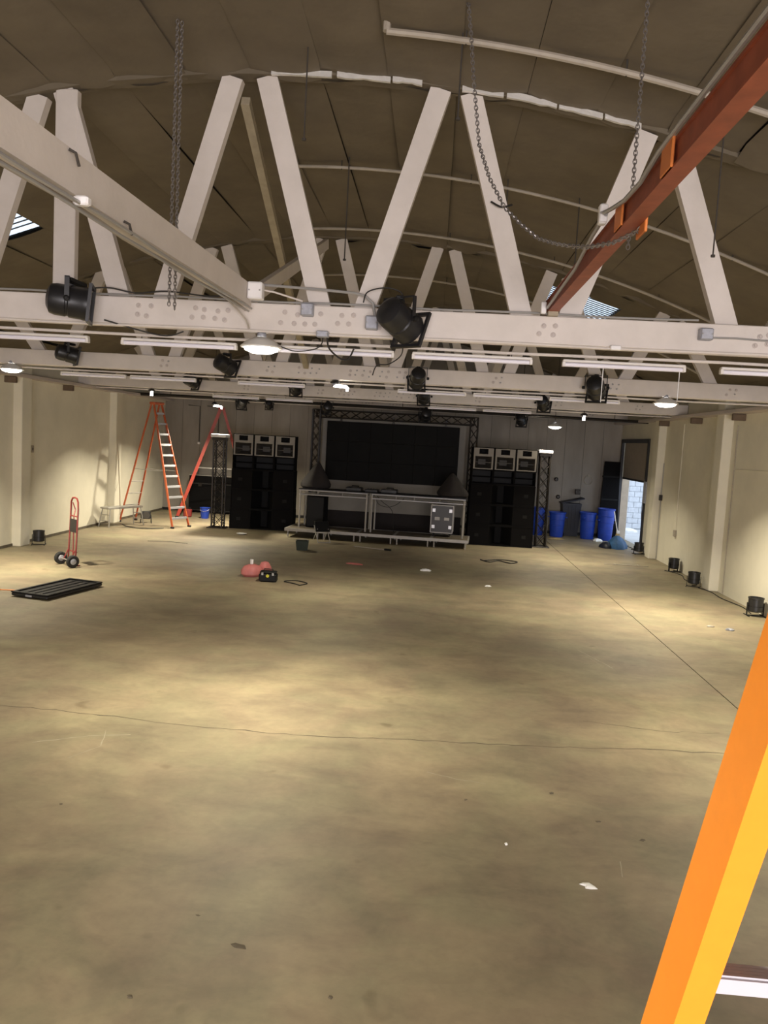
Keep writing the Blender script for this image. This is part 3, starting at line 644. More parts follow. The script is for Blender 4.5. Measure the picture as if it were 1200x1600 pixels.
# ------------------------------------------------------------------ console table on the stage
tb = thing('console_table', 'long silver framed console table on the stage', 'table', sp(0, .40, DZ), SA)
for (x, nm) in ((.30, 1), (2.18, 1), (2.33, 1), (4.86, 1)):
    for y in (0, .68): MB().tube([(x, y, 0), (x, y, 1.03)], .026, 8).build('leg', M_ALUD, tb, True)
for y in (-.0, .68):
    for (a, b) in ((.27, 2.2), (2.31, 4.9)):
        for z in (1.05, .93): MB().tube([(a, y, z), (b, y, z)], .022, 7).build('rail', M_ALU if y == 0 else M_ALUD, tb, True)
for x in (.8, 1.5, 3.0, 3.5, 4.2): MB().tube([(x, 0, .93), (x, 0, 1.05)], .012, 6).build('strut', M_ALUD, tb)
MB().bbox(.25, 4.92, -.02, .72, 1.07, 1.09, .005).build('tabletop', M_BLACKP, tb)
TZ = DZ+1.09
for i, (u, lab) in enumerate(((1.75, 'black disc player on the console table, left of the two'), (2.75, 'black disc player on the console table, right of the two'))):
    t = thing('disc_player', lab, 'player', sp(u, .85, TZ), SA, 'players on the console table')
    MB().bbox(-.22, .22, -.2, .2, 0, .10, .012).build('body', M_BLACKP, t); MB().lathe([(.11, .10), (.11, .12), (.1, .125), (0, .125)], 18, T(0, -.03, 0)).build('platter', M_HORN, t, True)
    MB().bbox(-.1, .1, .1, .18, .10, .14, .006).build('display', M_BLACK, t)
t = thing('mixer', 'flat black mixer between the two disc players', 'mixer', sp(2.25, .85, TZ), SA)
MB().bbox(-.18, .18, -.2, .2, 0, .07, .008).build('body', M_BLACKP, t)
for i in range(4):
    for j in range(3): MB().lathe([(.012, 0), (.012, .02)], 7, T(-.12+i*.08, -.02+j*.07, .07)).build('knob', M_HORN, t)
def cone(lab, u, hgt, lean):
    t = thing('cloth_cover', lab, 'cover', sp(u, .85, TZ), SA)
    w = lambda a, z: 1+.10*math.cos(4*a+.6)+.03*math.sin(7*a)
    prof = [(.34, 0), (.40, .05), (.41, .12), (.34, .24), (.25, .38), (.16, .52), (.08, .64), (.03, .69), (0, .70)]
    mb = MB().lathe([(r, z*hgt/.7) for r, z in prof], 24, None, w); mb.v = [(x+lean*z, y, z) for x, y, z in mb.v]
    mb.build('cloth', M_CLOTHD, t, True); MB().bbox(-.3, .3, -.3, .3, 0, .02, .004).build('base', M_BLACK, t)
cone('dark cloth covered cone at the left end of the console table', .62, .74, .08); cone('dark cloth covered cone at the right end of the console table', 4.52, .66, -.06)
cable([sp(2.4, .5, DZ+1.0), sp(2.5, .45, DZ+.8), sp(2.75, .45, DZ+.72), sp(3.0, .45, DZ+.8), sp(3.2, .5, DZ+.98)], .008, 'black cable loop hanging under the console table')
cable([sp(2.45, .55, DZ+1.0), sp(2.6, .5, DZ+.86), sp(2.9, .5, DZ+.6), sp(2.95, .6, DZ+.02)], .008, 'black cable dropping from the console table to the deck')
# monitor speaker under the left end
t = thing('monitor_speaker', 'tall black speaker under the left end of the console table', 'speaker', sp(.72, .78, DZ), SA)
MB().bbox(-.26, .26, -.25, .25, 0, .9, .015).build('cabinet', M_CARPET, t); MB().bbox(-.23, .23, -.262, -.25, .04, .86, .004).build('grille', M_BLACK, t)
# flight case
t = thing('flight_case', 'black flight case with silver edges standing under the console table', 'case', sp(4.28, .74, DZ), SA)
W2, H2, D2, Z0 = .30, .75, .25, .11
MB().bbox(-W2, W2, -D2, D2, Z0, Z0+H2, .01).build('body', mat('case_laminate', (.035, .032, .03), .4), t)
ed = []
for sx in (-1, 1):
    for sy in (-1, 1): MB().box(sx*W2-.012, sx*W2+.012, sy*D2-.012, sy*D2+.012, Z0, Z0+H2).build('edge_strip', M_ALUD, t)
for z in (Z0, Z0+H2):
    for sy in (-1, 1): MB().box(-W2, W2, sy*D2-.012, sy*D2+.012, z-.012, z+.012).build('edge_strip', M_ALUD, t)
for sx in (-1, 1):
    for z in (Z0+.16, Z0+H2-.14):
        MB().bbox(sx*.23-.045, sx*.23+.045, -D2-.02, -D2, z-.05, z+.05, .006).build('corner_plate', M_ALU, t)
    MB().bbox(sx*.13-.07, sx*.13+.07, -D2-.018, -D2, Z0+.34, Z0+.43, .005).build('latch', M_ALUD, t)
    for sy in (-1, 1): MB().lathe([(.05, -.018), (.05, .018)], 10, T(sx*.22, sy*.18, .052) @ RY(PI/2)).build('caster', M_RUB, t, True)
# small items near the stage
t = thing('folding_stool', 'black folding stool with crossed legs in front of the decks', 'stool', (-2.86, 21.05, 0), D(25))
MB().bbox(-.2, .2, -.16, .16, 0, .03, .01, T(0, 0, .40) @ RX(D(55))).build('seat', M_BLACK, t)
for s in (-1, 1):
    MB().tube([(s*.17, -.26, .012), (s*.17, .16, .42)], .011, 6).build('leg', M_ALUD, t); MB().tube([(s*.15, .26, .012), (s*.15, -.1, .36)], .011, 6).build('leg', M_ALUD, t)
MB().tube([(-.17, -.26, .012), (.17, -.26, .012)], .011, 6).build('foot_bar', M_ALUD, t)
t = thing('square_pail', 'dark green square pail on the floor before the decks', 'pail', (-3.09, 19.3, 0), D(8))
m = MB(); 
m.add([(-.13, -.11, 0), (.13, -.11, 0), (.13, .11, 0), (-.13, .11, 0), (-.16, -.14, .23), (.16, -.14, .23), (.16, .14, .23), (-.16, .14, .23), (-.145, -.125, .23), (.145, -.125, .23), (.145, .125, .23), (-.145, .125, .23), (-.12, -.1, .02), (.12, -.1, .02), (.12, .1, .02), (-.12, .1, .02)],
      [(3, 2, 1, 0)]+[(i, (i+1) % 4, 4+(i+1) % 4, 4+i) for i in range(4)]+[(4+i, 4+(i+1) % 4, 8+(i+1) % 4, 8+i) for i in range(4)]+[(8+i, 8+(i+1) % 4, 12+(i+1) % 4, 12+i) for i in range(4)]+[(12, 13, 14, 15)]); m.build('body', M_GREEN, t)
MB().tube([(-.16, 0, .2), (-.12, -.06, .26), (0, -.09, .28), (.12, -.06, .26), (.16, 0, .2)], .005, 5).build('handle', M_COND, t, True)
# ------------------------------------------------------------------ speaker stacks
def bass_bin(lab, loc, rz, w, h, d, g):
    t = thing('bass_cabinet', lab, 'speaker', loc, rz, g); th = .025
    m = MB().box(-w/2, w/2, 0, d, 0, th).box(-w/2, w/2, 0, d, h-th, h).box(-w/2, -w/2+th, 0, d, th, h-th).box(w/2-th, w/2, 0, d, th, h-th).box(-w/2+th, w/2-th, d-.02, d, th, h-th)
    m.build('shell', M_CARPET, t)
    for s in (-1, 1):
        MB().prism([(s*(w/2-th), th), (s*w*.17, th), (s*w*.17, h-th), (s*(w/2-th), h-th)], .02, .05).build('baffle', M_CARPET, t)
        MB().add([(s*w*.17, .03, th), (s*w*.17, .03, h-th), (s*w*.05, d*.7, h-th), (s*w*.05, d*.7, th)], [(0, 1, 2, 3)]).build('horn_flare', M_BLACK, t)
        MB().bbox(s*w*.36-.06, s*w*.36+.06, .008, .022, h*.42, h*.58, .004).build('handle', M_VOID, t)
    MB().box(-w*.05, w*.05, d*.68, d*.7, th, h-th).build('horn_throat', M_VOID, t)
    return t
def open_box(w, h, d, th): return MB().box(-w/2, w/2, 0, d, 0, th).box(-w/2, w/2, 0, d, h-th, h).box(-w/2, -w/2+th, 0, d, th, h-th).box(w/2-th, w/2, 0, d, th, h-th).box(-w/2+th, w/2-th, d-th, d, th, h-th)
def low_cab(lab, loc, rz, w, h, d, g):
    t = thing('slot_cabinet', lab, 'speaker', loc, rz, g); open_box(w, h, d, .02).build('shell', M_CARPET, t)
    MB().box(-w/2+.02, w/2-.02, .05, d*.6, h*.45, h*.5).build('divider', M_CARPET, t)
    MB().box(-w/2+.02, w/2-.02, d*.6, d*.62, .02, h-.02).build('inner_baffle', M_BLACK, t)
def mid_cab(lab, loc, rz, w, h, d, g):
    t = thing('horn_cabinet', lab, 'speaker', loc, rz, g); open_box(w, h, d, .02).build('shell', M_CARPET, t)
    # grey front: rails and stiles round the two horn mouths
    a, b = -w/2+.022, w/2-.022; m0, m1 = .045, h*.60; h0, h1 = h*.70, h*.93
    f = MB().box(a, b, .0, .03, .02, m0).box(a, b, .0, .03, m1, h0).box(a, b, .0, .03, h1, h-.02).box(a, a+.045, 0, .03, m0, m1).box(b-.045, b, 0, .03, m0, m1).box(a, a+.15, 0, .03, h0, h1).box(b-.15, b, 0, .03, h0, h1)
    f.build('front_frame', M_GRILLE, t)
    def flare(x0, x1, z0, z1, k, dep, nm, mm):
        cx, cz = (x0+x1)/2, (z0+z1)/2
        o = [(x0, .03, z0), (x1, .03, z0), (x1, .03, z1), (x0, .03, z1)]; i = [(cx+(p[0]-cx)*k, dep, cz+(p[2]-cz)*k) for p in o]
        fl = MB().add(o+i, [(q, (q+1) % 4, 4+(q+1) % 4, 4+q) for q in range(4)]+[(4, 5, 6, 7)]); return fl.build(nm, mm, t)
    flare(a+.045, b-.045, m0, m1, .45, d*.7, 'mid_horn', M_HORN); flare(a+.15, b-.15, h0, h1, .4, .25, 'tweeter_horn', M_VOID)
    MB().box(a+.05, b-.05, .10, .115, (m0+m1)/2-.01, (m0+m1)/2+.01).build('horn_vane', M_HORN, t)
for side, (ox, oy, rz) in (('left', (-4.90, 22.82, D(4))), ('right', (2.0, 22.46, D(1.5)))):
    def q(u, v, z): return (ox+u*math.cos(rz)-v*math.sin(rz), oy+u*math.sin(rz)+v*math.cos(rz), z)
    for r in range(3):
        bass_bin(['bottom', 'middle', 'top'][r]+' wide black bass cabinet of the %s speaker stack' % side, q(0, 0, r*.58), rz, 1.84-.015*r, .577, .9, 'bass cabinets of the stacks')
    for c in range(3):
        w = ['left', 'centre', 'right'][c]
        low_cab('%s black slot cabinet above the bass of the %s speaker stack' % (w, side), q(-.6+c*.6, .03, 1.74), rz, .59, .385, .8, 'slot cabinets of the stacks')
        mid_cab('%s grey fronted horn cabinet on top of the %s speaker stack' % (w, side), q(-.6+c*.605, .03, 2.127), rz, .595, .63, .7, 'horn cabinets of the stacks')
# ------------------------------------------------------------------ loading door in the right wall
d1 = struct(MB().box(XR-.05, XR+.03, D0-.02, D0+.10, 0, DH+.05).box(XR-.05, XR+.03, D1-.10, D1+.04, 0, DH+.05).box(XR-.05, XR+.03, D0, D1, DH-.06, DH+.06).build('door_1', M_STEEL), 'dark steel framed loading door half rolled up')
d1['kind'] = 'structure'
z = 2.03; k = 0
while z < DH-.02:
    MB().bbox(XR+.06, XR+.085, D0+.02, D1-.02, z, z+.1185, .002).build('shutter_slat', M_SHUT, d1); z += .118
MB().bbox(XR+.05, XR+.095, D0+.02, D1-.02, 1.97, 2.03, .008).build('bottom_bar', M_STEEL, d1)
MB().bbox(XR+.04, XR+.28, D1-.09, D1-.02, 0, 2.0, .005).build('jamb_board', M_BOARD, d1)
MB().tube([(XR-.06, D0+.04, 2.1), (XR-.08, D0+.04, 1.2), (XR-.06, D0+.04, .9)], .008, 6).build('pull_chain', M_CHAIN, d1)
# yard beyond the door
gd = struct(MB().box(XR+.26, 20, 18, 36, -.06, -.02).build('floor_yard', M_GROUND), 'sunlit yard outside the loading door')
by = 30.5; bw = struct(MB().box(6.4, 14, by+.03, by+.3, -.06, 5.5).build('wall_yard', M_MORT), 'white block wall outside the loading door')
bm = MB().bbox(0, .39, 0, .05, 0, .19, .006).mesh('block', M_BLOCK)
for j in range(19):
    for i in range(7):
        put('block', bm, bw, (6.45+i*.4-(.2 if j % 2 else 0), by+random.uniform(-.004, .004), j*.2))
MB().box(6.3, 14, by, by+.05, 3.8, 5.5).build('upper_render', M_BLOCK, bw)
t = thing('paper_heap', 'crumpled white sheet lying outside the loading door', 'litter', (7.2, 29.2, -.02)); MB().lathe([(.3, 0), (.28, .06), (.15, .13), (0, .15)], 10, None, lambda a, z: 1+.25*math.sin(3*a)+.15*math.cos(5*a)).build('sheet', M_WHITE, t)
# wall fittings
wbox('wall_box', 'small dark box on the back wall above the dark bin', 4.85, YB-.06, 1.36, .17, .1, .17, M_DTRUSS)
wbox('wall_box', 'narrow grey panel box on the right wall near the door', 5.935, 22.6, 1.45, .03, .3, .6, M_GALV, lid=False)
for x, z, lab in ((4.12, 1.82, 'round dark fitting on the back wall beside the right tower'), (4.22, 1.24, 'lower round dark fitting on the back wall beside the right tower')):
    tag(MB().lathe([(.07, 0), (.07, .03), (.04, .06)], 12, T(x, YB-.005, z) @ RX(PI/2)).build('wall_fitting', M_BLACKP), lab, 'fitting')
t = thing('hose_hook', 'ring shaped hook on the back wall above the bins', 'hook', (5.18, YB-.03, 1.85)); MB().tube([(.13*math.cos(k*PI/8), 0, .15*math.sin(k*PI/8)) for k in range(16)], .012, 6, closed=True).build('ring', M_PIPE, t, True); MB().bbox(-.03, .03, 0, .03, .1, .2, .005).build('bracket', M_PIPE, t)
t = thing('wall_conduit', 'thin conduit with a switch on the right wall', 'conduit', (XR-.02, 20.25, 0)); MB().tube([(0, 0, .95), (0, 0, 3.6)], .012, 6).build('pipe', M_WALL, t); MB().bbox(-.04, .02, -.05, .05, .8, .96, .006).build('switch', M_PIPE, t)
t = thing('wall_conduit', 'dark conduit running down the right wall edge of the pilaster', 'conduit', (XR-.015, 16.75, 0)); MB().tube([(0, 0, .02), (0, 0, 3.5)], .01, 6).build('pipe', M_PIPE, t); MB().tube([(0, 0, 2.6), (0, -2.2, 2.62), (0, -2.3, 1.4)], .006, 5).build('branch', M_WALL, t)
t = thing('wall_conduit', 'wire running down beside the far right pilaster', 'conduit', (XR-.02, 21.72, 0)); MB().tube([(0, 0, .02), (-.01, 0, 1.2), (0, .01, 2.6)], .012, 6).build('pipe', M_COND, t); MB().bbox(-.05, .02, -.05, .05, 1.6, 1.75, .005).build('switch', M_DTRUSS, t)
for x, lab, z0 in ((-8.0, 'dark drop pipe with a white end on the back wall left of the far ladder', 2.35), (-7.35, 'dark drop pipe on the back wall by the far ladder', 2.4)):
    t = thing('drop_pipe', lab, 'pipe', (x, YB-.05, 0)); MB().tube([(0, 0, z0), (0, 0, 3.6), (-.4, 0, 3.62)], .014, 6).build('pipe', M_ROD, t); MB().lathe([(0, -.05), (.05, -.03), (.05, .03), (0, .05)], 10, T(0, 0, z0)).build('end_cap', M_WBOX, t, True)
for (x, y, z, sx, lab) in ((XL+.03, 17.8, 2.15, .12, 'small grey plate on the left wall above the hand truck'), (XL+.03, 22.9, 1.55, .1, 'small dark socket on the left wall by the ladder')):
    t = thing('wall_plate', lab, 'wall plate', (x, y, z)); MB().bbox(-.03, .01, -sx/2, sx/2, -.08, .08, .006).build('plate', M_PIPE, t); MB().bbox(.008, .014, -.02, .02, -.03, .03, .002).build('socket', M_DTRUSS, t)
for n_, x0, x1 in (('trim_1', XL, XL+.3), ('trim_2', XR-.3, XR)):
    a_, b_ = (x0, x1)
    tr = struct(MB().bbox(a_, b_, YF, YB, 3.72, 3.798, .008).build(n_, M_WASH), 'timber plate along the top of the side wall')
for i, y in enumerate((13.2, 16.6, 19.3)):
    tag(MB().bbox(XL, XL+.26, y, y+.08, 3.58, 3.715, .01).build('wall_bracket', M_STEELD), ['nearest', 'middle', 'farthest'][i]+' dark bracket under the eave of the left wall', 'bracket', 'eave brackets')
for i, y in enumerate((16.4, 19.0, 21.6)):
    tag(MB().bbox(XR-.26, XR, y, y+.08, 3.58, 3.715, .01).build('wall_bracket', M_STEELD), ['nearest', 'middle', 'farthest'][i]+' brown bracket under the eave of the right wall', 'bracket', 'eave brackets')
# ------------------------------------------------------------------ bins and clutter at the right
def trash_can(lab, x, y, h, m, rz=0, nested=False, lid=False):
    t = thing('trash_can', lab, 'trash can', (x, y, 0), rz, 'round trash cans by the back wall'); r = .27; rb = .2
    MB().lathe([(rb, 0), (rb+.01, .02), (r-.015, h-.06), (r, h-.055), (r+.01, h-.02), (r+.01, h), (r-.015, h), (rb-.01, .05), (0, .05)], 22).build('body', m, t, True)
    for k in range(3):
        z = h*(.25+.22*k); q = rb+(r-rb)*z/h; MB().lathe([(q-.004, z-.01), (q+.006, z-.004), (q+.006, z+.004), (q-.004, z+.01)], 22).build('rib', m, t, True)
    for s in (-1, 1): MB().tube([(s*(r-.01), -.07, h-.16), (s*(r+.04), -.06, h-.17), (s*(r+.04), .06, h-.17), (s*(r-.01), .07, h-.16)], .014, 6).build('handle', m, t, True)
    if nested:
        MB().lathe([(r-.02, h-.05), (r-.01, h+.15), (r+.005, h+.16), (r+.01, h+.2), (r-.01, h+.2), (r-.05, h)], 22).build('nested_can', m, t, True)
trash_can('blue trash can just right of the right lattice tower', 4.12, 26.0, .80, M_BLUE)
trash_can('blue trash can half hidden behind the right lattice tower', 3.50, 26.2, .90, M_BLUE)
trash_can('darker blue trash can in the shade right of the dark bin', 5.08, 25.88, .86, M_BLUE, .8)
trash_can('tallest blue trash can, two nested, beside the black board', 5.62, 25.75, .82, M_BLUE, .4, True)
t = thing('wheeled_bin', 'dark wheeled bin with a slanted open lid behind the blue cans', 'bin', (4.62, 26.5, 0), D(2))
MB().prism([(-.24, .1), (.22, .1), (.30, 1.08), (-.32, 1.08)], -.22, .22).build('body', M_NAVY, t)
MB().bbox(-.37, .40, -.24, .24, 0, .05, .012, T(0, 0, 1.14) @ RY(D(-14))).build('lid', M_NAVY, t)
for s in (-.2, .2): MB().lathe([(.1, -.03), (.1, .03)], 14, T(s, .2, .1) @ RY(PI/2)).build('wheel', M_RUB, t, True)
MB().bbox(-.22, .22, -.2, -.1, 0, .12, .01).build('foot', M_NAVY, t)
for s in (-.12, .0, .12): MB().bbox(s-.012, s+.012, -.232, -.215, .2, 1.0, .004).build('rib', M_NAVY, t)
t = thing('leaning_board', 'tall black board leaning by the loading door', 'board', (5.72, 26.35, 0), 0)
MB().prism([(-.22, .0), (.42, .0), (.40, 2.52), (-.10, 2.52)], 0, .06, RX(D(-5))).build('panel', M_CARPET, t)
for z in (.5, 1.25, 2.0): MB().box(-.16, .38, -.012, 0, z, z+.05, RX(D(-5))).build('batten', M_VOID, t)
t = thing('tarp_heap', 'crumpled blue tarp on the floor by the door', 'tarp', (5.55, 23.75, 0))
MB().lathe([(.30, 0), (.29, .08), (.22, .2), (.13, .31), (.05, .37), (0, .38)], 18, None, lambda a, z: 1+.13*math.sin(3*a+z*4)+.08*math.cos(7*a)).build('folds', M_TARP, t, True)
MB().lathe([(.2, 0), (.19, .07), (.1, .16), (0, .18)], 14, T(-.3, -.05, 0), lambda a, z: 1+.15*math.sin(3*a)).build('dark_fold', M_NAVY, t, True)
t = thing('broom', 'straw broom standing behind the blue tarp', 'broom', (5.62, 24.15, 0), 0)
MB().tube([(.02, 0, .42), (-.10, .1, 1.05)], .014, 7).build('handle', M_WHITE, t, True)
MB().prism([(-.12, 0), (.14, 0), (.07, .45), (.0, .45)], -.03, .03, T(0, 0, 0)).build('bristles', M_STRAW, t)
MB().bbox(-.01, .08, -.035, .035, .40, .48, .006).build('binding', M_WHITE, t)
gcable([(5.95, 23.62), (6.02, 23.58), (6.06, 23.9), (6.02, 24.3), (6.1, 24.6)], .01, 'black cable on the floor at the loading door')
def crumple(name, lab, x, y, r, h, m, cat='litter', seed=0, rz=0, el=1.0):
    rr = random.Random(seed); t = thing(name, lab, cat, (x, y, 0), rz); p1, p2 = rr.uniform(0, 6), rr.uniform(0, 6)
    mb = MB().lathe([(r*.9, 0), (r, h*.3), (r*.6, h*.8), (0, h)], 9, None, lambda a, z: 1+.3*math.sin(2*a+p1)+.2*math.cos(5*a+p2)); mb.v = [(x_*el, y_, z_) for x_, y_, z_ in mb.v]
    mb.build('scrap', m, t); return t
crumple('paper_scrap', 'white crumpled bag before the tall nested blue can', 5.30, 25.25, .13, .10, M_WHITE, seed=1)
crumple('paper_scrap', 'yellowish scraps on the floor behind the right lattice tower', 4.0, 25.2, .18, .03, M_STRAW, seed=2, el=1.6)
crumple('paper_scrap', 'white scrap on the floor in front of the stage centre', -.02, 17.3, .08, .05, M_WHITE, seed=3, el=1.4)
crumple('paper_scrap', 'small white scrap on the floor right of the stage', 1.24, 15.85, .05, .03, M_WHITE, seed=4)
crumple('paper_scrap', 'crumpled clear wrapper on the near floor left of the orange ladder', 1.17, 5.0, .035, .012, M_WHITE, seed=5, el=1.5)
crumple('paper_scrap', 'tiny white dot of paper on the near floor', .68, 5.46, .014, .012, M_WHITE, seed=6)
crumple('paper_scrap', 'white scrap near the right wall by the orange ladder', 5.03, 13.22, .06, .04, M_GALV, seed=7)
crumple('paper_scrap', 'pale scrap near the right wall, left one of two', 4.78, 13.4, .05, .03, M_PIPE, seed=8)
crumple('paper_scrap', 'pinkish scrap on the floor before the middle stage deck', -1.62, 17.6, .12, .03, M_PINK, seed=9, el=1.6)
tag(MB().lathe([(.09, .0), (.14, .02), (.145, .025), (.13, .025), (.08, .008), (0, .008)], 16, T(-5.15, 21.55, .001)).build('paper_plate', mat('plate_white', (.95, .95, .95), .5), None, True), 'white disposable plate on the floor before the left speakers', 'plate')
crumple('oil_spot', 'dark smudge of grime on the near floor left of centre', -.9, 4.08, .024, .003, M_CRACK, seed=11, el=1.7)
for k, (x, y, r, lab) in enumerate([(1.13, 6.37, .03, 'dark bit of dirt on the floor right of centre below the crack'), (1.42, 5.93, .025, 'dark bit of dirt right of the tiny white paper'), (1.69, 5.69, .03, 'dark bit of dirt nearest the orange ladder'), (.42, 6.12, .02, 'dark bit of dirt below the middle of the crack'), (-2.58, 5.5, .02, 'dark bit of dirt at the left of the near floor'), (-1.2, 4.32, .015, 'tiny dark speck left of the grime smudge'), (-.35, 3.75, .02, 'dark speck near the bottom edge of the picture'), (-1.33, 3.62, .022, 'dark speck at the lower left of the floor')]):
    crumple('dirt_clod', lab, x, y, r*.55, r*.2, M_CRACK, seed=20+k, el=1.4)
M_SCUFF = mat('scuff', (.37, .33, .245), .7)
for k, (pts, w_) in enumerate([([(-3.35, 6.55), (-2.95, 6.8), (-2.6, 6.9)], .010), ([(-2.85, 6.95), (-2.75, 6.6), (-2.9, 6.3)], .008), ([(2.2, 11.2), (2.42, 10.6), (2.5, 10.35)], .012), ([(2.25, 10.9), (2.36, 10.5)], .008), ([(1.45, 5.35), (1.42, 5.15)], .006), ([(.1, 6.6), (.35, 6.5), (.6, 6.45)], .006)]):
    ribbon(jitter_path(pts, .06, .006), w_, .001).build('scuff', M_SCUFF, fl)
gcable([(1.3, 19.5), (1.5, 19.2), (1.75, 19.5), (2.0, 19.2), (2.2, 19.5), (1.8, 19.7), (1.4, 19.4)], .012, 'tangle of black cable on the floor before the right speakers')
gcable([(-2.35, 14.6), (-2.5, 14.75), (-2.7, 14.9), (-2.5, 15.05), (-2.25, 14.85), (-2.35, 14.6)], .010, 'dark cord looped on the floor right of the tool box')
t = thing('pull_rod', 'thin pale rod lying on the floor before the decks', 'rod', (-1.5, 20.3, .015), D(-20)); MB().tube([(-.45, 0, 0), (.45, 0, 0)], .014, 6).build('rod', M_PIPE, t); MB().bbox(.42, .6, -.03, .03, -.014, .03, .006).build('grip', M_BLACK, t)
t = thing('floor_plate', 'thin rectangular cover plate on the floor near the door', 'plate', (5.0, 20.2, 0)); MB().box(-.55, .55, -.02, .02, .001, .012).build('bar', M_PIPE, t)
for s in (-.25, .32): MB().box(s-.015, s+.015, -.02, .25, .001, .010).build('crossbar', M_PIPE, t)
# ------------------------------------------------------------------ left side things
# red hand truck
t = thing('hand_truck', 'red hand truck with black wheels standing near the left wall', 'hand truck', (-7.02, 15.08, 0), D(-41))
hw = .16
pts = [(-hw, .06, .06), (-hw, .08, .5), (-hw, .10, 1.12), (-hw*.93, .10, 1.26), (-hw*.6, .10, 1.33), (0, .10, 1.345), (hw*.6, .10, 1.33), (hw*.93, .10, 1.26), (hw, .10, 1.12), (hw, .08, .5), (hw, .06, .06)]
MB().tube(pts, .017, 8).build('frame', M_RED, t, True)
for z in (.28, .72, .98): MB().tube([(-hw, .09, z), (hw, .09, z)], .012, 6).build('crossbar', M_RED, t)
MB().tube([(0, .085, .1), (0, .09, .98), (-hw*.6, .16, 1.1), (-hw*.8, .12, 1.24)], .011, 6).build('centre_bar', M_RED, t)
MB().bbox(-hw+.01, hw-.01, .075, .10, .66, .92, .006).build('back_plate', M_BLACKP, t)
MB().bbox(-.15, .15, .07, .16, .004, .018, .003).build('nose_plate', M_RED, t)
MB().tube([(-.26, -.04, .125), (.26, -.04, .125)], .012, 8).build('axle', M_COND, t)
for s in (-1, 1):
    MB().tube([(s*hw, .08, .35), (s*.13, -.04, .125)], .012, 6).build('axle_brace', M_RED, t)
    w_ = MB().lathe([(.055, -.035), (.10, -.04), (.122, -.025), (.125, 0), (.122, .025), (.10, .04), (.055, .035)], 20, T(s*.27, -.04, .125) @ RY(PI/2)).build('wheel', M_RUB, t, True)
    MB().lathe([(0, -.046), (.05, -.044), (.06, -.036), (.06, .036), (.05, .044), (0, .046)], 14, T(s*.27, -.04, .125) @ RY(PI/2)).build('hub', M_GALV, w_, True)
# black panel lying on the floor
t = thing('floor_panel', 'flat black ribbed panel lying on the floor at left', 'panel', (-6.08, 12.72, 0), D(-13))
MB().bbox(-.34, .34, -.70, .70, .015, .065, .012).build('tray', M_BLACKP, t)
for (a, b, c, d) in ((-.34, .34, -.70, -.65), (-.34, .34, .65, .70), (-.34, -.29, -.65, .65), (.29, .34, -.65, .65)): MB().box(a, b, c, d, .065, .085).build('rim', M_BLACK, t)
for x in (-.14, 0, .14): MB().box(x-.02, x+.02, -.6, .6, .065, .075).build('rib', M_BLACK, t)
for sx in (-.27, .27):
    for sy in (-.6, .6): MB().box(sx-.03, sx+.03, sy-.03, sy+.03, 0, .018).build('foot', M_RUB, t)
MB().bbox(-.06, .06, -.712, -.698, .025, .055, .003).build('badge', M_GALV, t)
# pink bag and tool box
t = thing('pink_bag', 'slumped pink plastic bag with a white cup on the floor', 'bag', (-3.42, 15.3, 0), .3)
w = lambda a, z: 1+.10*math.sin(2*a+.5)+.07*math.cos(5*a+z*9)
MB().lathe([(.15, 0), (.20, .05), (.20, .13), (.15, .20), (.06, .235), (0, .23)], 20, None, w).build('bag', M_PINK, t, True)
MB().lathe([(.12, 0), (.15, .05), (.12, .17), (.07, .26), (0, .28)], 16, T(.26, .12, 0), w).build('bag_neck', M_PINK, t, True)
tag(MB().lathe([(.03, 0), (.036, .09), (.034, .09), (.028, .01), (0, .01)], 12, T(-3.43, 15.3, .237)).build('paper_cup', M_WHITE, None, True), 'white cup standing on the pink bag', 'cup')
t = thing('tool_box', 'small black tool box with a yellow mark beside the pink bag', 'tool box', (-3.0, 14.85, 0), .06)
MB().bbox(-.17, .17, -.11, .11, 0, .16, .025).build('case', M_BLACK, t); MB().bbox(-.16, .16, -.10, .10, .16, .20, .02).build('lid', M_BLACK, t)
MB().lathe([(.03, 0), (.03, .006)], 12, T(0, -.11, .12) @ RX(PI/2)).build('mark', M_YEL, t); MB().tube([(-.09, 0, .2), (-.08, 0, .235), (.08, 0, .235), (.09, 0, .2)], .01, 6).build('handle', M_BLACK, t, True)
for s in (-.1, .1): MB().bbox(s-.02, s+.02, -.118, -.108, .13, .18, .003).build('latch', M_COND, t)
# work platform by the wall
t = thing('work_platform', 'low folding aluminium work platform against the left wall', 'platform', (-8.62, 21.75, 0), D(64))
MB().bbox(-.62, .62, -.17, .17, .5, .55, .008).build('deck', M_ALUD, t)
for sx in (-1, 1):
    for sy in (-1, 1): MB().tube([(sx*.55, sy*.15, .5), (sx*.63, sy*.2, 0)], .016, 6).build('leg', M_ALUD, t)
    for z in (.18, .34): MB().tube([(sx*(.63-.08*z/.5), -.2+.05*z/.5, z), (sx*(.63-.08*z/.5), .2-.05*z/.5, z)], .012, 6).build('rung', M_ALUD, t)
t = thing('work_light', 'black work light lying under the left stepladder', 'work light', (-8.3, 22.78, 0), .4)
MB().bbox(-.13, .13, -.1, .1, .12, .34, .02).build('housing', M_BLACKP, t); MB().lathe([(.1, 0), (.1, .02)], 12, T(.0, -.1, .23) @ RX(PI/2)).build('lens', M_HORN, t)
for s in (-1, 1): MB().tube([(s*.15, -.14, .01), (s*.14, 0, .23), (s*.15, .14, .01), (s*.15, -.14, .01)], .01, 5).build('stand', M_BLACK, t)
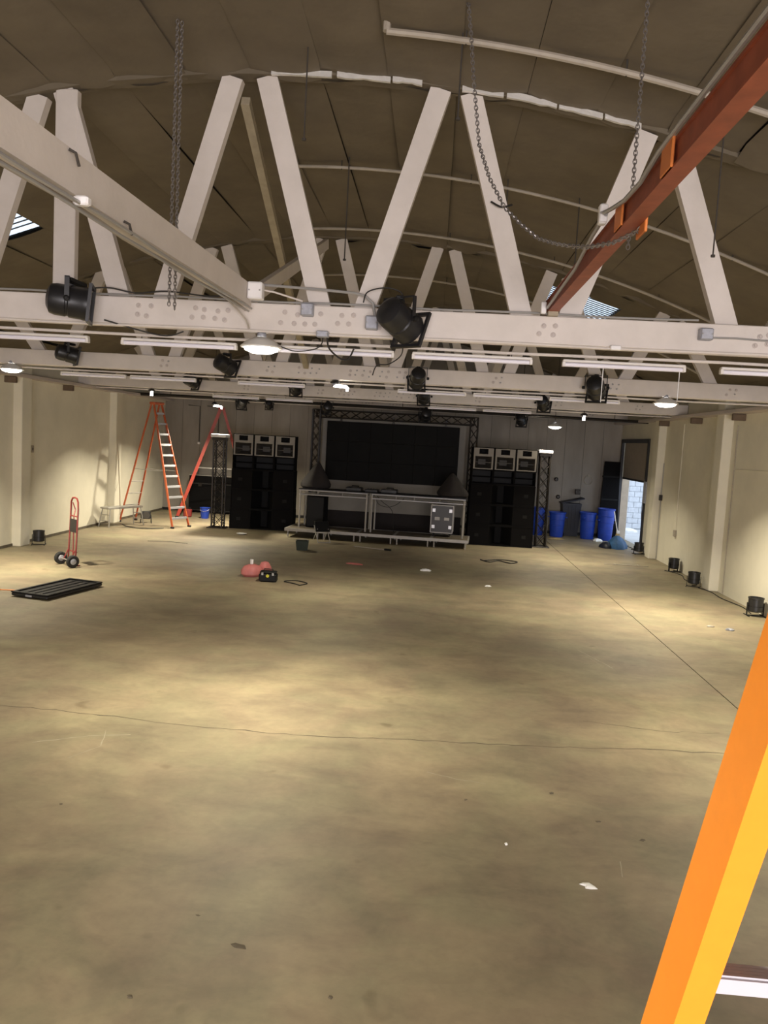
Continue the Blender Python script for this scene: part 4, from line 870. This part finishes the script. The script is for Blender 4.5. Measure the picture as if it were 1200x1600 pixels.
# cases behind the far ladder
t = thing('road_case', 'long black road case against the back wall at left', 'case', (-7.4, 26.62, 0), 0)
MB().bbox(-.78, .78, -.18, .18, .1, 1.28, .015).build('body', M_CARPET, t)
for z in (.1, 1.0, 1.28): MB().box(-.785, .785, -.19, -.175, z-.015, z+.015).build('edge_strip', M_ALUD if z > 1.2 else M_BLACKP, t)
for s in (-.7, .7):
    for y in (-.13, .13): MB().lathe([(.05, -.02), (.05, .02)], 10, T(s, y, .05) @ RY(PI/2)).build('caster', M_RUB, t, True)
for s in (-.4, .4): MB().bbox(s-.06, s+.06, -.195, -.18, .9, 1.02, .005).build('latch', M_DTRUSS, t)
t = thing('bucket', 'small blue bucket on the floor by the far ladder', 'bucket', (-7.16, 24.9, 0), 0)
MB().lathe([(.12, 0), (.155, .33), (.165, .335), (.165, .35), (.148, .35), (.115, .02), (0, .02)], 18).build('body', M_BLUE, t, True); MB().tube([(-.16, 0, .32), (-.12, -.11, .26), (0, -.165, .23), (.12, -.11, .26), (.16, 0, .32)], .005, 5).build('handle', M_COND, t, True)
t = thing('red_jug', 'dark red jug on the floor beside the far ladder foot', 'jug', (-7.75, 25.0, 0), .2)
MB().bbox(-.13, .13, -.09, .09, 0, .26, .03).build('body', M_RED, t); MB().lathe([(.03, .25), (.03, .31), (0, .31)], 10, T(.06, 0, 0)).build('cap', M_BLACK, t)
gcable([(-8.7, 22.0), (-8.4, 21.6), (-8.0, 21.35), (-7.6, 21.45), (-7.4, 21.7)], .012, 'dark cable on the floor between the platform and the left ladder')
gcable([(-6.9, 19.1), (-6.4, 19.2), (-5.9, 19.1)], .005, 'thin dark wire on the floor left of the green pail')

M_ORCORD = mat('orange_cord', (.75, .25, .06), .6)
tag(MB().tube([(-7.4, 12.62, .009), (-7.0, 12.5, .009), (-6.75, 12.52, .009), (-6.5, 12.45, .009)], .008, 5).build('cable', M_ORCORD, None, True), 'thin orange cord on the floor left of the flat black panel', 'cable')
for lab, x, z0 in (('right of the red beam', -.20, -.35), ('right of the red beam', .56, -.29)):
    f = [o for o in COL.objects if o.name.startswith('fluorescent_fixture') and 'nearest truss' in o['label'] and lab in o['label']][0]
    MB().tube([(x, 0, z0), (x, 0, .04)], .004, 5).build('pull_cord', M_WHITE, f)
